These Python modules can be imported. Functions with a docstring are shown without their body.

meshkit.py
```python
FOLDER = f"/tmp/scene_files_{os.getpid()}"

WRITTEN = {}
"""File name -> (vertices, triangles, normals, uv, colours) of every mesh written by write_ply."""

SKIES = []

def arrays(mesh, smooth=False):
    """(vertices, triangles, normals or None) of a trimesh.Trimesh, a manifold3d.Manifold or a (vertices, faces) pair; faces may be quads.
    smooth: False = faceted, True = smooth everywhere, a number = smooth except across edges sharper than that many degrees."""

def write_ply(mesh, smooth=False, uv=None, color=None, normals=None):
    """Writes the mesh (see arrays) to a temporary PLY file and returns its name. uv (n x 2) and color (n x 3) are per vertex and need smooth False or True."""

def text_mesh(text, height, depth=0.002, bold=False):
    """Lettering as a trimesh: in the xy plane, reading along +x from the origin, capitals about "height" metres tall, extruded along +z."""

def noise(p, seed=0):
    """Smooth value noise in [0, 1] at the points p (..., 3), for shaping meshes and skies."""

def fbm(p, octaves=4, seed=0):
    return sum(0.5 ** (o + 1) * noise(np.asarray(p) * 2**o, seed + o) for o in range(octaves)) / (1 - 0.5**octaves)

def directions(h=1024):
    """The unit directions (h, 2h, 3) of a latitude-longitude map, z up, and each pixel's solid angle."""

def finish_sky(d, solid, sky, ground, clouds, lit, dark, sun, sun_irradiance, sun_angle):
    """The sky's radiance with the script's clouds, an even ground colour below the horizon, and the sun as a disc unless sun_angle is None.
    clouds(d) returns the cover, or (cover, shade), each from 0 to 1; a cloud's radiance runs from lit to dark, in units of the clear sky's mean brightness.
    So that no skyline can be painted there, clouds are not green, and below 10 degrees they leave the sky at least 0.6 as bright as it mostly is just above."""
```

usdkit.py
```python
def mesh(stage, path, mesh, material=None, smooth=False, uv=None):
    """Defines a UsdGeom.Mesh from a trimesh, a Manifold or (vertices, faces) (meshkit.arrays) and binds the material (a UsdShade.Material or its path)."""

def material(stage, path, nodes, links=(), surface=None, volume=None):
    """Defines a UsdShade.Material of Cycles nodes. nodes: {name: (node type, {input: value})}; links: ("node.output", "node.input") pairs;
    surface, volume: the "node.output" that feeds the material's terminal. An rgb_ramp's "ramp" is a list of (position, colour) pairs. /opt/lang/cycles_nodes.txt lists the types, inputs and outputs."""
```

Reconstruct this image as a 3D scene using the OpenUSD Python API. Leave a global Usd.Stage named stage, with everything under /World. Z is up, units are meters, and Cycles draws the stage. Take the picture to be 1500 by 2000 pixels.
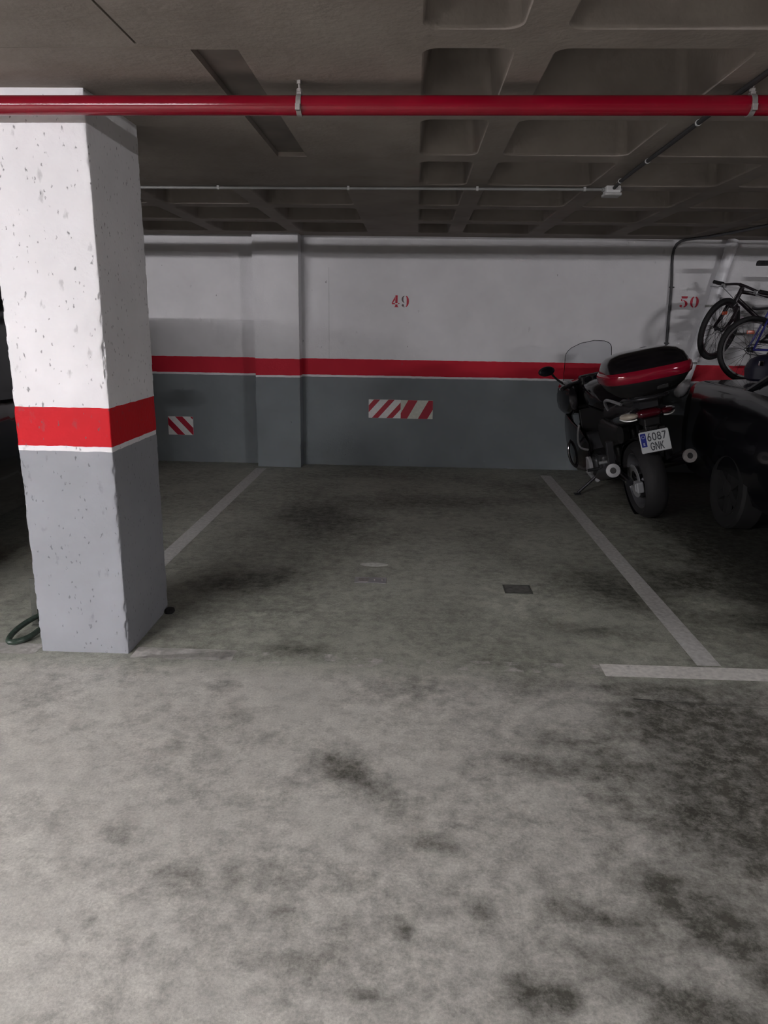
import math, random
import numpy as np, trimesh, usdkit, meshkit
import manifold3d as m3
from shapely.geometry import Polygon, box as sbox, Point
from shapely import affinity
from shapely.ops import unary_union
from pxr import Usd, UsdGeom, UsdLux, Gf, Sdf, UsdShade, Vt

random.seed(7); rng = np.random.default_rng(7)
stage = Usd.Stage.CreateInMemory()
UsdGeom.SetStageUpAxis(stage, 'Z'); UsdGeom.SetStageMetersPerUnit(stage, 1.0)
UsdGeom.Xform.Define(stage, '/World'); UsdGeom.Scope.Define(stage, '/World/Looks')

# ---------------------------------------------------------------- camera, light, exposure
CAM_H, FOCAL, PITCH, ROLL, YAW = 1.5, 1408.9, -14.6241, 0.892, -2.1659
EXPOSURE = 4.27
TUBE_POWER = 36.0                     # radiance of the near lamp's tube
TUBE_FAR = 60.0                       # radiance of the lamp further along the aisle
a, b, c = np.radians([YAW, PITCH, ROLL])
fwd = np.array([math.sin(a)*math.cos(b), math.cos(a)*math.cos(b), math.sin(b)])
r0 = np.array([math.cos(a), -math.sin(a), 0]); u0 = np.cross(r0, fwd)
rt = math.cos(c)*r0 + math.sin(c)*u0; up = -math.sin(c)*r0 + math.cos(c)*u0
cam = UsdGeom.Camera.Define(stage, '/World/camera')
cam.AddTransformOp().Set(Gf.Matrix4d(*rt, 0, *up, 0, *(-fwd), 0, 0, 0, CAM_H, 1))
cam.CreateHorizontalApertureAttr(36.0); cam.CreateVerticalApertureAttr(48.0)
cam.CreateFocalLengthAttr(FOCAL/1500*36.0); cam.CreateClippingRangeAttr((0.05, 200.0))
cam.CreateFStopAttr(0.0); cam.CreateExposureAttr(EXPOSURE)

# ---------------------------------------------------------------- helpers
PI = math.pi
def numbered(path):
    if not stage.GetPrimAtPath(path): return path
    k = 1
    while stage.GetPrimAtPath('%s_%03d' % (path, k)): k += 1
    return '%s_%03d' % (path, k)
def tag(p, label=None, cat=None, group=None, kind=None):
    p = p.GetPrim() if hasattr(p, 'GetPrim') else p
    for k, v in (('label', label), ('category', cat), ('group', group), ('kind', kind)):
        if v: p.SetCustomDataByKey(k, v)
    return p
def thing(name, label, cat, loc=(0, 0, 0), matrix=None, group=None, kind=None):
    x = UsdGeom.Xform.Define(stage, numbered('/World/' + name))
    if matrix is not None: x.AddTransformOp().Set(Gf.Matrix4d(*np.asarray(matrix, float).T.ravel().tolist()))
    else: x.AddTranslateOp().Set(Gf.Vec3d(*map(float, loc)))
    return tag(x, label, cat, group, kind)
def obj(name, mesh, mat, parent=None, smooth=35, label=None):
    base = parent.GetPath().pathString if parent else '/World'
    m = usdkit.mesh(stage, numbered(base + '/' + name), mesh, M[mat], smooth)
    return tag(m, label)
def cat(*ms):
    out = []
    for m in ms: out.extend(m if isinstance(m, (list, tuple)) else [m])
    return trimesh.util.concatenate(out)
def box(x0, x1, y0, y1, z0, z1, ch=0.0):
    lo, hi = np.minimum([x0, y0, z0], [x1, y1, z1]), np.maximum([x0, y0, z0], [x1, y1, z1])
    if ch <= 0:
        m = trimesh.creation.box(hi-lo); m.apply_translation((lo+hi)/2); return m
    pts = []
    for i in range(8):
        s = np.array([1 if i >> k & 1 else -1 for k in range(3)]); cor = np.where(s > 0, hi, lo)
        for k in range(3):
            d = -s*ch; d[k] = 0; pts.append(cor + d)
            d2 = -s*ch*0.29; pts.append(cor + d2) if k == 0 else None
    return trimesh.convex.convex_hull(np.array(pts))
def rbox(x0, x1, y0, y1, z0, z1, r):
    s = trimesh.creation.icosphere(2, r).vertices; pts = []
    for x in (x0+r, x1-r):
        for y in (y0+r, y1-r):
            for z in (z0+r, z1-r): pts.append(s + [x, y, z])
    return trimesh.convex.convex_hull(np.vstack(pts))
def ellip(c_, r_, sub=3):
    m = trimesh.creation.icosphere(sub, 1.0); m.vertices *= r_; m.apply_translation(c_); return m
def tube(pts, r, n=10, closed=False):
    p = np.asarray(pts, float); k = len(p); rr = np.broadcast_to(np.asarray(r, float), (k,))
    t = (np.roll(p, -1, 0)-np.roll(p, 1, 0)) if closed else np.gradient(p, axis=0)
    t /= np.linalg.norm(t, axis=1, keepdims=True)+1e-12
    nrm = np.cross(t[0], [0, 0, 1.0]);
    if np.linalg.norm(nrm) < .1: nrm = np.cross(t[0], [1.0, 0, 0])
    N = []
    for i in range(k):
        nrm = nrm - t[i]*np.dot(nrm, t[i]); nrm /= np.linalg.norm(nrm)+1e-12; N.append(nrm)
    N = np.array(N); B = np.cross(t, N); an = np.arange(n)*2*PI/n
    v = p[:, None]+rr[:, None, None]*(np.cos(an)[None, :, None]*N[:, None]+np.sin(an)[None, :, None]*B[:, None])
    v = v.reshape(-1, 3); f = []
    for i in range(k if closed else k-1):
        i2 = (i+1) % k
        for j in range(n):
            j2 = (j+1) % n; f += [[i*n+j, i*n+j2, i2*n+j2], [i*n+j, i2*n+j2, i2*n+j]]
    if not closed:
        v = np.vstack([v, p[:1], p[-1:]]); e = k*n
        for j in range(n): f += [[e, (j+1) % n, j], [e+1, (k-1)*n+j, (k-1)*n+(j+1) % n]]
    m = trimesh.Trimesh(v, f, process=False)
    if m.volume < 0: m.invert()
    return m
def bez(ctrl, n=16):
    c_ = np.asarray(ctrl, float); t = np.linspace(0, 1, n)[:, None]; k = len(c_)-1
    return sum(math.comb(k, i)*t**i*(1-t)**(k-i)*c_[i] for i in range(k+1))
def spline(pts, n=24):
    from scipy.interpolate import CubicSpline
    p = np.asarray(pts, float); s = np.r_[0, np.cumsum(np.linalg.norm(np.diff(p, axis=0), axis=1))]
    return CubicSpline(s, p)(np.linspace(0, s[-1], n))
def rings(R, close=True):
    """mesh from rings R (k, n, 3), capped at both ends"""
    R = np.asarray(R, float); k, n = R.shape[:2]; v = R.reshape(-1, 3); f = []
    for i in range(k-1):
        for j in range(n):
            j2 = (j+1) % n; f += [[i*n+j, i*n+j2, (i+1)*n+j2], [i*n+j, (i+1)*n+j2, (i+1)*n+j]]
    if close:
        v = np.vstack([v, R[0].mean(0), R[-1].mean(0)]); e = k*n
        for j in range(n): f += [[e, (j+1) % n, j], [e+1, (k-1)*n+j, (k-1)*n+(j+1) % n]]
    m = trimesh.Trimesh(v, f, process=False)
    if m.volume < 0: m.invert()
    return m
def sup(n, ex):
    t = np.arange(n)*2*PI/n; c_, s = np.cos(t), np.sin(t)
    return np.sign(c_)*np.abs(c_)**(2/ex), np.sign(s)*np.abs(s)**(2/ex)
def lofty(secs, n=28):     # (y, cx, cz, hw, hh, exponent) superellipses along y
    return rings([np.stack([cx+hw*sup(n, e)[0], np.full(n, y), cz+hh*sup(n, e)[1]], 1) for y, cx, cz, hw, hh, e in secs])
def loftz(secs, n=36):     # (z, cx, cy, hx, hy, exponent) along z
    return rings([np.stack([cx+hx*sup(n, e)[0], cy+hy*sup(n, e)[1], np.full(n, z)], 1) for z, cx, cy, hx, hy, e in secs])
def lathe(prof, n=36, axis='z', at=(0, 0, 0)):   # closed or open profile of (r, h)
    an = np.arange(n)*2*PI/n
    R = [np.stack([r*np.cos(an), r*np.sin(an), np.full(n, h)], 1) for r, h in prof]
    m = rings(R, True)
    A = {'z': np.eye(3), 'x': np.array([[0, 0, 1], [1, 0, 0], [0, 1, 0]]), 'y': np.array([[1, 0, 0], [0, 0, 1], [0, -1, 0]])}[axis]
    m.vertices = m.vertices @ A.T + at
    if m.volume < 0: m.invert()
    return m
def ringlathe(prof, n=48, axis='x', at=(0, 0, 0)):   # closed profile loop of (r, h): a solid ring
    an = np.arange(n)*2*PI/n; pr = np.asarray(prof, float); k = len(pr)
    v = np.stack([pr[None, :, 0]*np.cos(an)[:, None], pr[None, :, 0]*np.sin(an)[:, None], np.broadcast_to(pr[:, 1], (n, k))], 2).reshape(-1, 3)
    f = []
    for i in range(n):
        for j in range(k):
            A_, B_, C_, D_ = i*k+j, i*k+(j+1) % k, ((i+1) % n)*k+(j+1) % k, ((i+1) % n)*k+j
            f += [[A_, B_, C_], [A_, C_, D_]]
    A = {'z': np.eye(3), 'x': np.array([[0, 0, 1], [1, 0, 0], [0, 1, 0]]), 'y': np.array([[1, 0, 0], [0, 0, 1], [0, -1, 0]])}[axis]
    m = trimesh.Trimesh(v @ A.T + at, f, process=False)
    if m.volume < 0: m.invert()
    return m
def torus(R, r, n=56, k=12, axis='x', at=(0, 0, 0), sq=1.0):
    t = np.arange(k)*2*PI/k
    return ringlathe(np.stack([R+r*np.cos(t), r*sq*np.sin(t)], 1), n, axis, at)
def extr(poly, d):
    gs = [g for g in getattr(poly, 'geoms', [poly]) if g.area > 1e-9]
    return cat(*[trimesh.creation.extrude_polygon(g, d, engine='earcut') for g in gs])
def upright(m, facing=-1):    # xy drawing -> xz, extruded towards -y
    m = m.copy(); v = m.vertices; m.vertices = np.stack([v[:, 0], -v[:, 2], v[:, 1]], 1); return m
def moved(m, t): m = m.copy(); m.apply_translation(t); return m
def rotm(m, deg, axis, pt=(0, 0, 0)):
    m = m.copy(); m.apply_transform(trimesh.transformations.rotation_matrix(math.radians(deg), axis, pt)); return m
def mirx(m): m = m.copy(); m.vertices[:, 0] *= -1; m.invert(); return m
def to_man(m): return m3.Manifold(m3.Mesh(np.asarray(m.vertices, np.float32), np.asarray(m.faces, np.uint32)))

# ---------------------------------------------------------------- materials
M = {}
def mat(name, nodes, links=(), surface='p.BSDF', **kw):
    M[name] = usdkit.material(stage, '/World/Looks/' + name, nodes, links, surface=surface, **kw)
def plain(name, col, rough=.5, metal=0., spec=.5, coat=0., vary=.12, scale=9.0, bump=0.0, trans=0.):
    d = np.array(col)
    nodes = {'g': ('geometry', {}), 'n': ('noise_texture', {'scale': scale, 'detail': 4.0}),
             'r': ('rgb_ramp', {'ramp': [(0.3, tuple(d*(1-vary))), (0.7, tuple(np.minimum(d*(1+vary), 1)))]}),
             'p': ('principled_bsdf', {'roughness': rough, 'metallic': metal, 'specular_ior_level': spec, 'coat_weight': coat, 'transmission_weight': trans})}
    links = [('g.position', 'n.vector'), ('n.fac', 'r.fac'), ('r.color', 'p.base_color')]
    if bump:
        nodes['nb'] = ('noise_texture', {'scale': scale*9, 'detail': 3.0}); nodes['b'] = ('bump', {'strength': bump, 'distance': .004})
        links += [('g.position', 'nb.vector'), ('nb.fac', 'b.height'), ('b.normal', 'p.normal')]
    mat(name, nodes, links)

plain('black_paint', (.006, .005, .0065), .16, coat=.6, vary=.1)
plain('navy_black_paint', (.006, .006, .008), .2, coat=.5, vary=.1)
plain('black_plastic', (.008, .0075, .008), .5, bump=.15, scale=30)
plain('rubber', (.011, .0105, .012), .75, bump=.2, scale=40)
plain('car_tyre', (.007, .007, .0075), .8, bump=.2, scale=40)
plain('seat_vinyl', (.016, .015, .017), .55, bump=.2, scale=60)
plain('chrome', (.72, .72, .74), .12, metal=1., vary=.03)
plain('alloy', (.50, .51, .53), .32, metal=.55, vary=.1)
plain('dark_alloy', (.06, .06, .066), .42, metal=.7, vary=.2)
plain('rim_alloy', (.13, .13, .14), .3, metal=.5, vary=.2)
plain('grey_trim', (.36, .36, .37), .4, metal=.5)
plain('red_lens', (.20, .005, .018), .05, coat=.6, vary=.1)
plain('dark_red_lens', (.07, .004, .010), .1, coat=.8, vary=.1)
plain('amber_lens', (.35, .10, .02), .15, coat=.5)
plain('bright_trim', (.8, .8, .8), .25, metal=.2)
plain('clear_lens', (.40, .35, .29), .1, metal=.0, coat=.8, vary=.2)
plain('plate_white', (.55, .57, .58), .4, vary=.04)
plain('plate_blue', (.015, .025, .22), .4, vary=.04)
plain('plate_ink', (.06, .065, .075), .5, vary=.04)
plain('dark_glass', (.006, .007, .010), .06, spec=.6, vary=.05)
plain('mirror_glass', (.35, .36, .38), .04, metal=1., vary=.02)
plain('red_pipe_paint', (.20, .003, .014), .15, spec=.5, coat=.2, vary=.1, scale=6)
plain('steel', (.30, .28, .27), .45, metal=.4, vary=.2, scale=30)
plain('pvc_grey', (.24, .24, .235), .45, vary=.1)
plain('pvc_box', (.46, .46, .46), .5)
plain('pvc_white', (.88, .88, .92), .38, vary=.05)
plain('cable_black', (.02, .02, .021), .6)
plain('cable_grey', (.07, .07, .075), .6)
plain('bag_cloth', (.012, .012, .030), .5, bump=.3, scale=80)
plain('lamp_body', (.7, .7, .7), .4)
plain('sign_red', (.42, .010, .035), .35, vary=.08, scale=40)
plain('sign_white', (.80, .79, .79), .35, vary=.05, scale=40)
plain('sign_cream', (.64, .65, .58), .4, vary=.08, scale=40)
plain('barrier_green', (.035, .055, .042), .3, coat=.3, vary=.3, scale=50)
plain('barrier_plate', (.06, .064, .054), .55, vary=.25, scale=40)
plain('barrier_dark', (.11, .11, .10), .7, vary=.35, scale=30)
plain('patch_cement', (.60, .61, .57), .8, vary=.2, scale=40)
plain('bike_blue', (.03, .03, .20), .25, coat=.5)
plain('bike_black', (.018, .013, .017), .35)
plain('bike_reflector', (.55, .10, .05), .2, coat=.5)
plain('dim_white', (.70, .70, .71), .6)
for nm, pw in (('tube_glow', TUBE_POWER), ('tube_glow_far', TUBE_FAR)):
    mat(nm, {'e': ('emission', {'color': (1.0, .965, .99), 'strength': pw})}, surface='e.emission')
mat('windscreen', {'t': ('transparent_bsdf', {'color': (.91, .92, .93)}), 'g': ('glossy_bsdf', {'color': (.9, .9, .9), 'roughness': .03}),
                   'f': ('layer_weight', {'blend': .5}), 'w': ('math', {'math_type': 'power', 'value2': 4.0}), 'k': ('math', {'math_type': 'multiply_add', 'value2': .45, 'value3': .035}), 'x': ('mix_closure', {})},
    [('f.facing', 'w.value1'), ('w.value', 'k.value1'), ('k.value', 'x.fac'), ('t.BSDF', 'x.closure1'), ('g.BSDF', 'x.closure2')], surface='x.closure')

Z_RED1, Z_RED0, Z_WHT0 = 1.135, 0.968, 0.9465     # painted bands: red, then a thin white line above the grey dado
def painted(name, pits, white=(.80, .795, .815), grey=(.30, .31, .335), red=(.56, .012, .020), rough=.55, pit_scale=26.0, mottle=.06):
    """White over a red band over grey, by height; pits: blow-holes and chips in the concrete."""
    n = {'g': ('geometry', {}), 's': ('separate_xyz', {}),
         'wob': ('noise_texture', {'scale': 14.0, 'detail': 2.0}), 'wo': ('math', {'math_type': 'multiply_add', 'value2': .008, 'value3': -.004}),
         'z': ('math', {'math_type': 'add'}),
         'a': ('math', {'math_type': 'greater_than', 'value2': Z_WHT0}), 'b': ('math', {'math_type': 'greater_than', 'value2': Z_RED0}),
         'c': ('math', {'math_type': 'greater_than', 'value2': Z_RED1}),
         'm1': ('mix', {'color1': grey, 'color2': white}), 'm2': ('mix', {'color2': red}), 'm3': ('mix', {'color2': white}),
         'n1': ('noise_texture', {'scale': 3.0, 'detail': 6.0, 'roughness': .6}),
         'r1': ('rgb_ramp', {'ramp': [(.3, (1-mottle*2,)*3), (.7, (1, 1, 1))]}), 'mm': ('mix', {'mix_type': 'multiply', 'fac': 1.0}),
         'nb': ('noise_texture', {'scale': 55.0, 'detail': 5.0}), 'bb': ('bump', {'strength': .25, 'distance': .006}),
         'p': ('principled_bsdf', {'roughness': rough, 'specular_ior_level': .15})}
    l = [('g.position', 's.vector'), ('g.position', 'wob.vector'), ('wob.fac', 'wo.value1'), ('s.z', 'z.value1'), ('wo.value', 'z.value2'),
         ('z.value', 'a.value1'), ('z.value', 'b.value1'), ('z.value', 'c.value1'), ('a.value', 'm1.fac'), ('b.value', 'm2.fac'), ('c.value', 'm3.fac'),
         ('m1.color', 'm2.color1'), ('m2.color', 'm3.color1'), ('g.position', 'n1.vector'), ('n1.fac', 'r1.fac'), ('m3.color', 'mm.color1'), ('r1.color', 'mm.color2'),
         ('g.position', 'nb.vector'), ('nb.fac', 'bb.height'), ('bb.normal', 'p.normal')]
    last = 'mm.color'
    for i, (sc, thr, cut, st_) in enumerate(pits):
        q = str(i)
        n.update({'mp'+q: ('mapping', {'scale': (sc, sc, sc*.55), 'location': (3.1*i, 1.7, .3)}), 'dn'+q: ('noise_texture', {'scale': 2.2, 'detail': 3.0}),
                  'dv'+q: ('vector_math', {'math_type': 'scale', 'scale': .9}), 'da'+q: ('vector_math', {'math_type': 'add'}),
                  'v'+q: ('voronoi_texture', {'scale': 1.0}), 'sr'+q: ('separate_color', {}),
                  'pk'+q: ('math', {'math_type': 'greater_than', 'value2': cut}),
                  'vr'+q: ('map_range', {'from_min': thr*.35, 'from_max': thr, 'to_min': 1., 'to_max': 0., 'clamp': True}),
                  'pm'+q: ('math', {'math_type': 'multiply'}), 'ps'+q: ('math', {'math_type': 'multiply', 'value2': st_}),
                  'mx'+q: ('mix', {'color2': (.10, .10, .11)})})
        l += [('g.position', 'mp%s.vector' % q), ('mp%s.vector' % q, 'dn%s.vector' % q), ('dn%s.color' % q, 'dv%s.vector1' % q), ('mp%s.vector' % q, 'da%s.vector1' % q),
              ('dv%s.vector' % q, 'da%s.vector2' % q), ('da%s.vector' % q, 'v%s.vector' % q), ('v%s.color' % q, 'sr%s.color' % q), ('sr%s.r' % q, 'pk%s.value1' % q),
              ('v%s.distance' % q, 'vr%s.value' % q), ('vr%s.result' % q, 'pm%s.value1' % q), ('pk%s.value' % q, 'pm%s.value2' % q), ('pm%s.value' % q, 'ps%s.value1' % q),
              ('ps%s.value' % q, 'mx%s.fac' % q), (last, 'mx%s.color1' % q)]
        last = 'mx%s.color' % q
    mat(name, n, l + [(last, 'p.base_color')])
painted('column_paint', [(34., .22, .86, .8), (64., .28, .82, .75), (15., .13, .80, .6), (22., .30, .86, .30), (9., .11, .82, .6)])
painted('wall_paint', [(20., .16, .97, .7), (14., .22, .95, .2)], white=(.74, .735, .755), grey=(.205, .228, .245), red=(.56, .018, .040), mottle=.05)
plain('stencil_red', (.46, .02, .045), .6, vary=.25, scale=60)
plain('stencil_dark', (.13, .09, .095), .6, vary=.25, scale=60)
plain('fine_crack', (.50, .50, .51), .7)

mat('ceiling_concrete', {'g': ('geometry', {}), 'n': ('noise_texture', {'scale': 2.4, 'detail': 8.0, 'roughness': .62}), 'n2': ('noise_texture', {'scale': 35.0, 'detail': 5.0}),
    'r': ('rgb_ramp', {'ramp': [(.25, (.225, .195, .175)), (.5, (.29, .255, .23)), (.78, (.345, .31, .28))]}),
    'b': ('bump', {'strength': .35, 'distance': .01}), 'p': ('principled_bsdf', {'roughness': .8, 'specular_ior_level': .2})},
    [('g.position', 'n.vector'), ('g.position', 'n2.vector'), ('n.fac', 'r.fac'), ('r.color', 'p.base_color'), ('n2.fac', 'b.height'), ('b.normal', 'p.normal')])

plain('joint_dirt', (.10, .10, .095), .8)
plain('ceiling_dark', (.155, .135, .12), .8, vary=.25, scale=6)
# floor: grown stains and slab tones come from a mesh attribute (dirt plus some painted shade), fine grain from noise
mat('floor_concrete', {'g': ('geometry', {}), 'at': ('attribute', {'attribute': 'tone'}), 'ag': ('attribute', {'attribute': 'grime_shade'}), 'gs': ('separate_color', {}),
    'n1': ('noise_texture', {'scale': 11.0, 'detail': 12.0, 'roughness': .72, 'distortion': .1}), 'r1': ('rgb_ramp', {'ramp': [(.30, (.74, .74, .74)), (.5, (1, 1, 1)), (.70, (1.18, 1.18, 1.17))]}),
    'n2': ('noise_texture', {'scale': 120.0, 'detail': 6.0, 'roughness': .7}), 'r2': ('rgb_ramp', {'ramp': [(.3, (.76, .76, .76)), (.7, (1.16, 1.16, 1.16))]}),
    'n3': ('noise_texture', {'scale': 16.0, 'detail': 12.0, 'roughness': .80, 'distortion': .12}),
    'k': ('math', {'math_type': 'multiply_add', 'value2': 3.2, 'value3': -1.6}), 'v': ('math', {'math_type': 'add'}),
    'd': ('map_range', {'from_min': .02, 'from_max': 1.40, 'to_min': 0., 'to_max': 1., 'clamp': True}),
    'dm': ('mix', {'color1': (1, 1, 1), 'color2': (.17, .168, .155)}), 'm0': ('mix', {'mix_type': 'multiply', 'fac': 1.0}),
    'm1': ('mix', {'mix_type': 'multiply', 'fac': 1.0}), 'm2': ('mix', {'mix_type': 'multiply', 'fac': 1.0}),
    'rr': ('map_range', {'from_min': .3, 'from_max': .7, 'to_min': .46, 'to_max': .66, 'clamp': True}),
    'b': ('bump', {'strength': .22, 'distance': .004}), 'p': ('principled_bsdf', {'specular_ior_level': .30})},
    [('g.position', 'n1.vector'), ('g.position', 'n2.vector'), ('g.position', 'n3.vector'), ('n1.fac', 'r1.fac'), ('n2.fac', 'r2.fac'), ('n3.fac', 'k.value1'), ('k.value', 'v.value1'),
     ('ag.color', 'gs.color'), ('gs.r', 'v.value2'), ('v.value', 'd.value'), ('d.result', 'dm.fac'), ('at.color', 'm0.color1'), ('dm.color', 'm0.color2'), ('m0.color', 'm1.color1'), ('r1.color', 'm1.color2'),
     ('m1.color', 'm2.color1'), ('r2.color', 'm2.color2'), ('m2.color', 'p.base_color'), ('n1.fac', 'rr.value'), ('rr.result', 'p.roughness'), ('n2.fac', 'b.height'), ('b.normal', 'p.normal')])
def line_paint(name, col, thr, soft, scale=14.0):
    mat(name, {'g': ('geometry', {}), 'n': ('noise_texture', {'scale': scale, 'detail': 8.0, 'roughness': .7}), 'w': ('map_range', {'from_min': thr-soft, 'from_max': thr+soft, 'to_min': 0., 'to_max': 1., 'clamp': True}),
        'n2': ('noise_texture', {'scale': 40.0, 'detail': 5.0}), 'r': ('rgb_ramp', {'ramp': [(.3, tuple(np.array(col)*.72)), (.7, col)]}),
        'd': ('principled_bsdf', {'roughness': .6, 'specular_ior_level': .3}), 't': ('transparent_bsdf', {}), 'x': ('mix_closure', {})},
        [('g.position', 'n.vector'), ('g.position', 'n2.vector'), ('n2.fac', 'r.fac'), ('r.color', 'd.base_color'), ('n.fac', 'w.value'), ('w.result', 'x.fac'), ('t.BSDF', 'x.closure1'), ('d.BSDF', 'x.closure2')], surface='x.closure')
line_paint('line_dirty', (.66, .66, .64), .25, .08)
line_paint('line_clean', (.86, .85, .81), .32, .05)
line_paint('line_worn', (.74, .73, .70), .60, .07, 9.0)
line_paint('line_scuffed', (.66, .65, .62), .46, .16, 7.0)

# ================================================================ SETTING
WY, PY, CY0, CY1, CX0, CX1, CZ = 7.736, 7.546, 3.024, 3.577, -1.704, -1.289, 2.355
XL, XR, YB = -14.0, 14.0, -13.0

# ---- floor slab: stains where they lie, plus shade painted into the colour
def grid_axis(lo, hi, f0, f1, fine, coarse):
    return np.unique(np.round(np.r_[np.arange(lo, f0, coarse), np.arange(f0, f1, fine), np.arange(f1, hi+coarse, coarse).clip(max=hi)], 4))
gx = grid_axis(XL, XR, -3.0, 3.0, .02, .25); gy = grid_axis(YB, WY, .7, 7.7, .02, .25); gy[-1] = WY
GX, GY = np.meshgrid(gx, gy); P = np.stack([GX, GY, 0*GX], -1)
def sm(e0, e1, x): t = np.clip((x-e0)/(e1-e0), 0, 1); return t*t*(3-2*t)
fb = lambda s, o=5, seed=0: meshkit.fbm(P*s, o, seed)
n_lo, n_mid, n_hi = fb(1.1, 5, 3), fb(4.2, 5, 11), fb(13.0, 4, 23)
bay = sm(2.78, 3.05, GY + .10*(n_mid-.5))
tone = .58*(1-bay) + .42*bay
tone *= .84 + .32*n_mid
grime_shade = .20 + 1.2*(n_mid-.5) + 1.0*(fb(2.0, 4, 41)-.5) + .5*(n_hi-.5)
grime_shade = grime_shade*(1-.25*bay) + .10*bay
wx, wy = GX+.05*(fb(6, 4, 71)-.5), GY+.05*(fb(6, 4, 83)-.5)
def stain_shade(x, y, l, w, ang, k, ragged=.75):
    ca, sa = math.cos(math.radians(ang)), math.sin(math.radians(ang))
    u, v = (wx-x)*ca+(wy-y)*sa, -(wx-x)*sa+(wy-y)*ca
    return np.exp(-((u/l)**2+(v/w)**2))*k*1.4
for s in ((-.13, 2.13, .17, .06, -40, .78), (-.22, 2.24, .10, .07, -20, .45), (.11, 1.83, .09, .04, -15, .62), (.215, 1.60, .05, .045, 0, .7), (.30, 1.345, .085, .055, 0, .78), (.392, 1.345, .026, .032, 0, .8, .3),
          (.79, 1.63, .20, .07, -52, .82), (.88, 1.48, .14, .05, -45, .6), (1.14, 2.24, .42, .30, 0, .45, .5), (1.35, 2.55, .5, .20, -5, .45, .4), (1.05, 1.95, .22, .16, 0, .5), (.49, 2.25, .16, .08, -10, .62), (.55, 2.42, .2, .07, -8, .4),
          (.50, 1.59, .14, .035, -20, .55), (.60, 1.38, .22, .06, -30, .5), (.75, 1.30, .2, .05, -25, .5), (-.767, 2.75, .08, .05, 0, .6), (-.665, 2.51, .06, .06, 0, .55), (-.85, 1.845, .07, .05, 10, .45), (-.64, 1.65, .09, .06, 0, .35),
          (-.085, 1.316, .035, .018, 0, .75, .4), (-.808, 1.489, .010, .012, 0, .9, 0), (-.619, 1.448, .014, .012, 30, .9, 0), (-.30, 1.55, .03, .02, 0, .5), (.02, 1.50, .025, .03, 0, .5), (-.52, 2.35, .05, .05, 0, .35), (-.05, 2.8, .30, .10, 0, .3), (.9, 2.85, .5, .05, 0, .45),
          (-.72, 5.5, .42, .55, 20, .75, .3), (-.1, 6.1, .8, .35, 0, .35, .3), (-.95, 4.05, .36, .16, 30, .8, .4), (-.45, 4.9, .5, .35, 0, .25), (.55, 6.2, .5, .25, 0, .3), (1.2, 4.1, .25, .5, 20, .45), (.95, 3.45, .3, .10, -10, .55), (-.5, 3.12, .16, .06, 0, .6), (2.0, 3.6, .35, .2, 0, .5), (-.3, 7.2, .7, .2, 0, .3), (.95, 6.9, .3, .2, 0, .3), (1.7, 4.3, .3, .3, 0, .5), (2.75, 4.5, .65, 1.0, 0, 1.0, .2), (2.5, 6.2, .6, 1.0, 0, .9, .2), (2.2, 5.2, .35, .5, 0, .6, .2), (1.45, 2.35, .5, .45, 0, .30, .3), (2.6, 3.9, .5, .5, 0, .5, .3)):  # bay patches also carry painted shade of the column and right-hand car
    grime_shade = grime_shade + stain_shade(*s)
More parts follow.
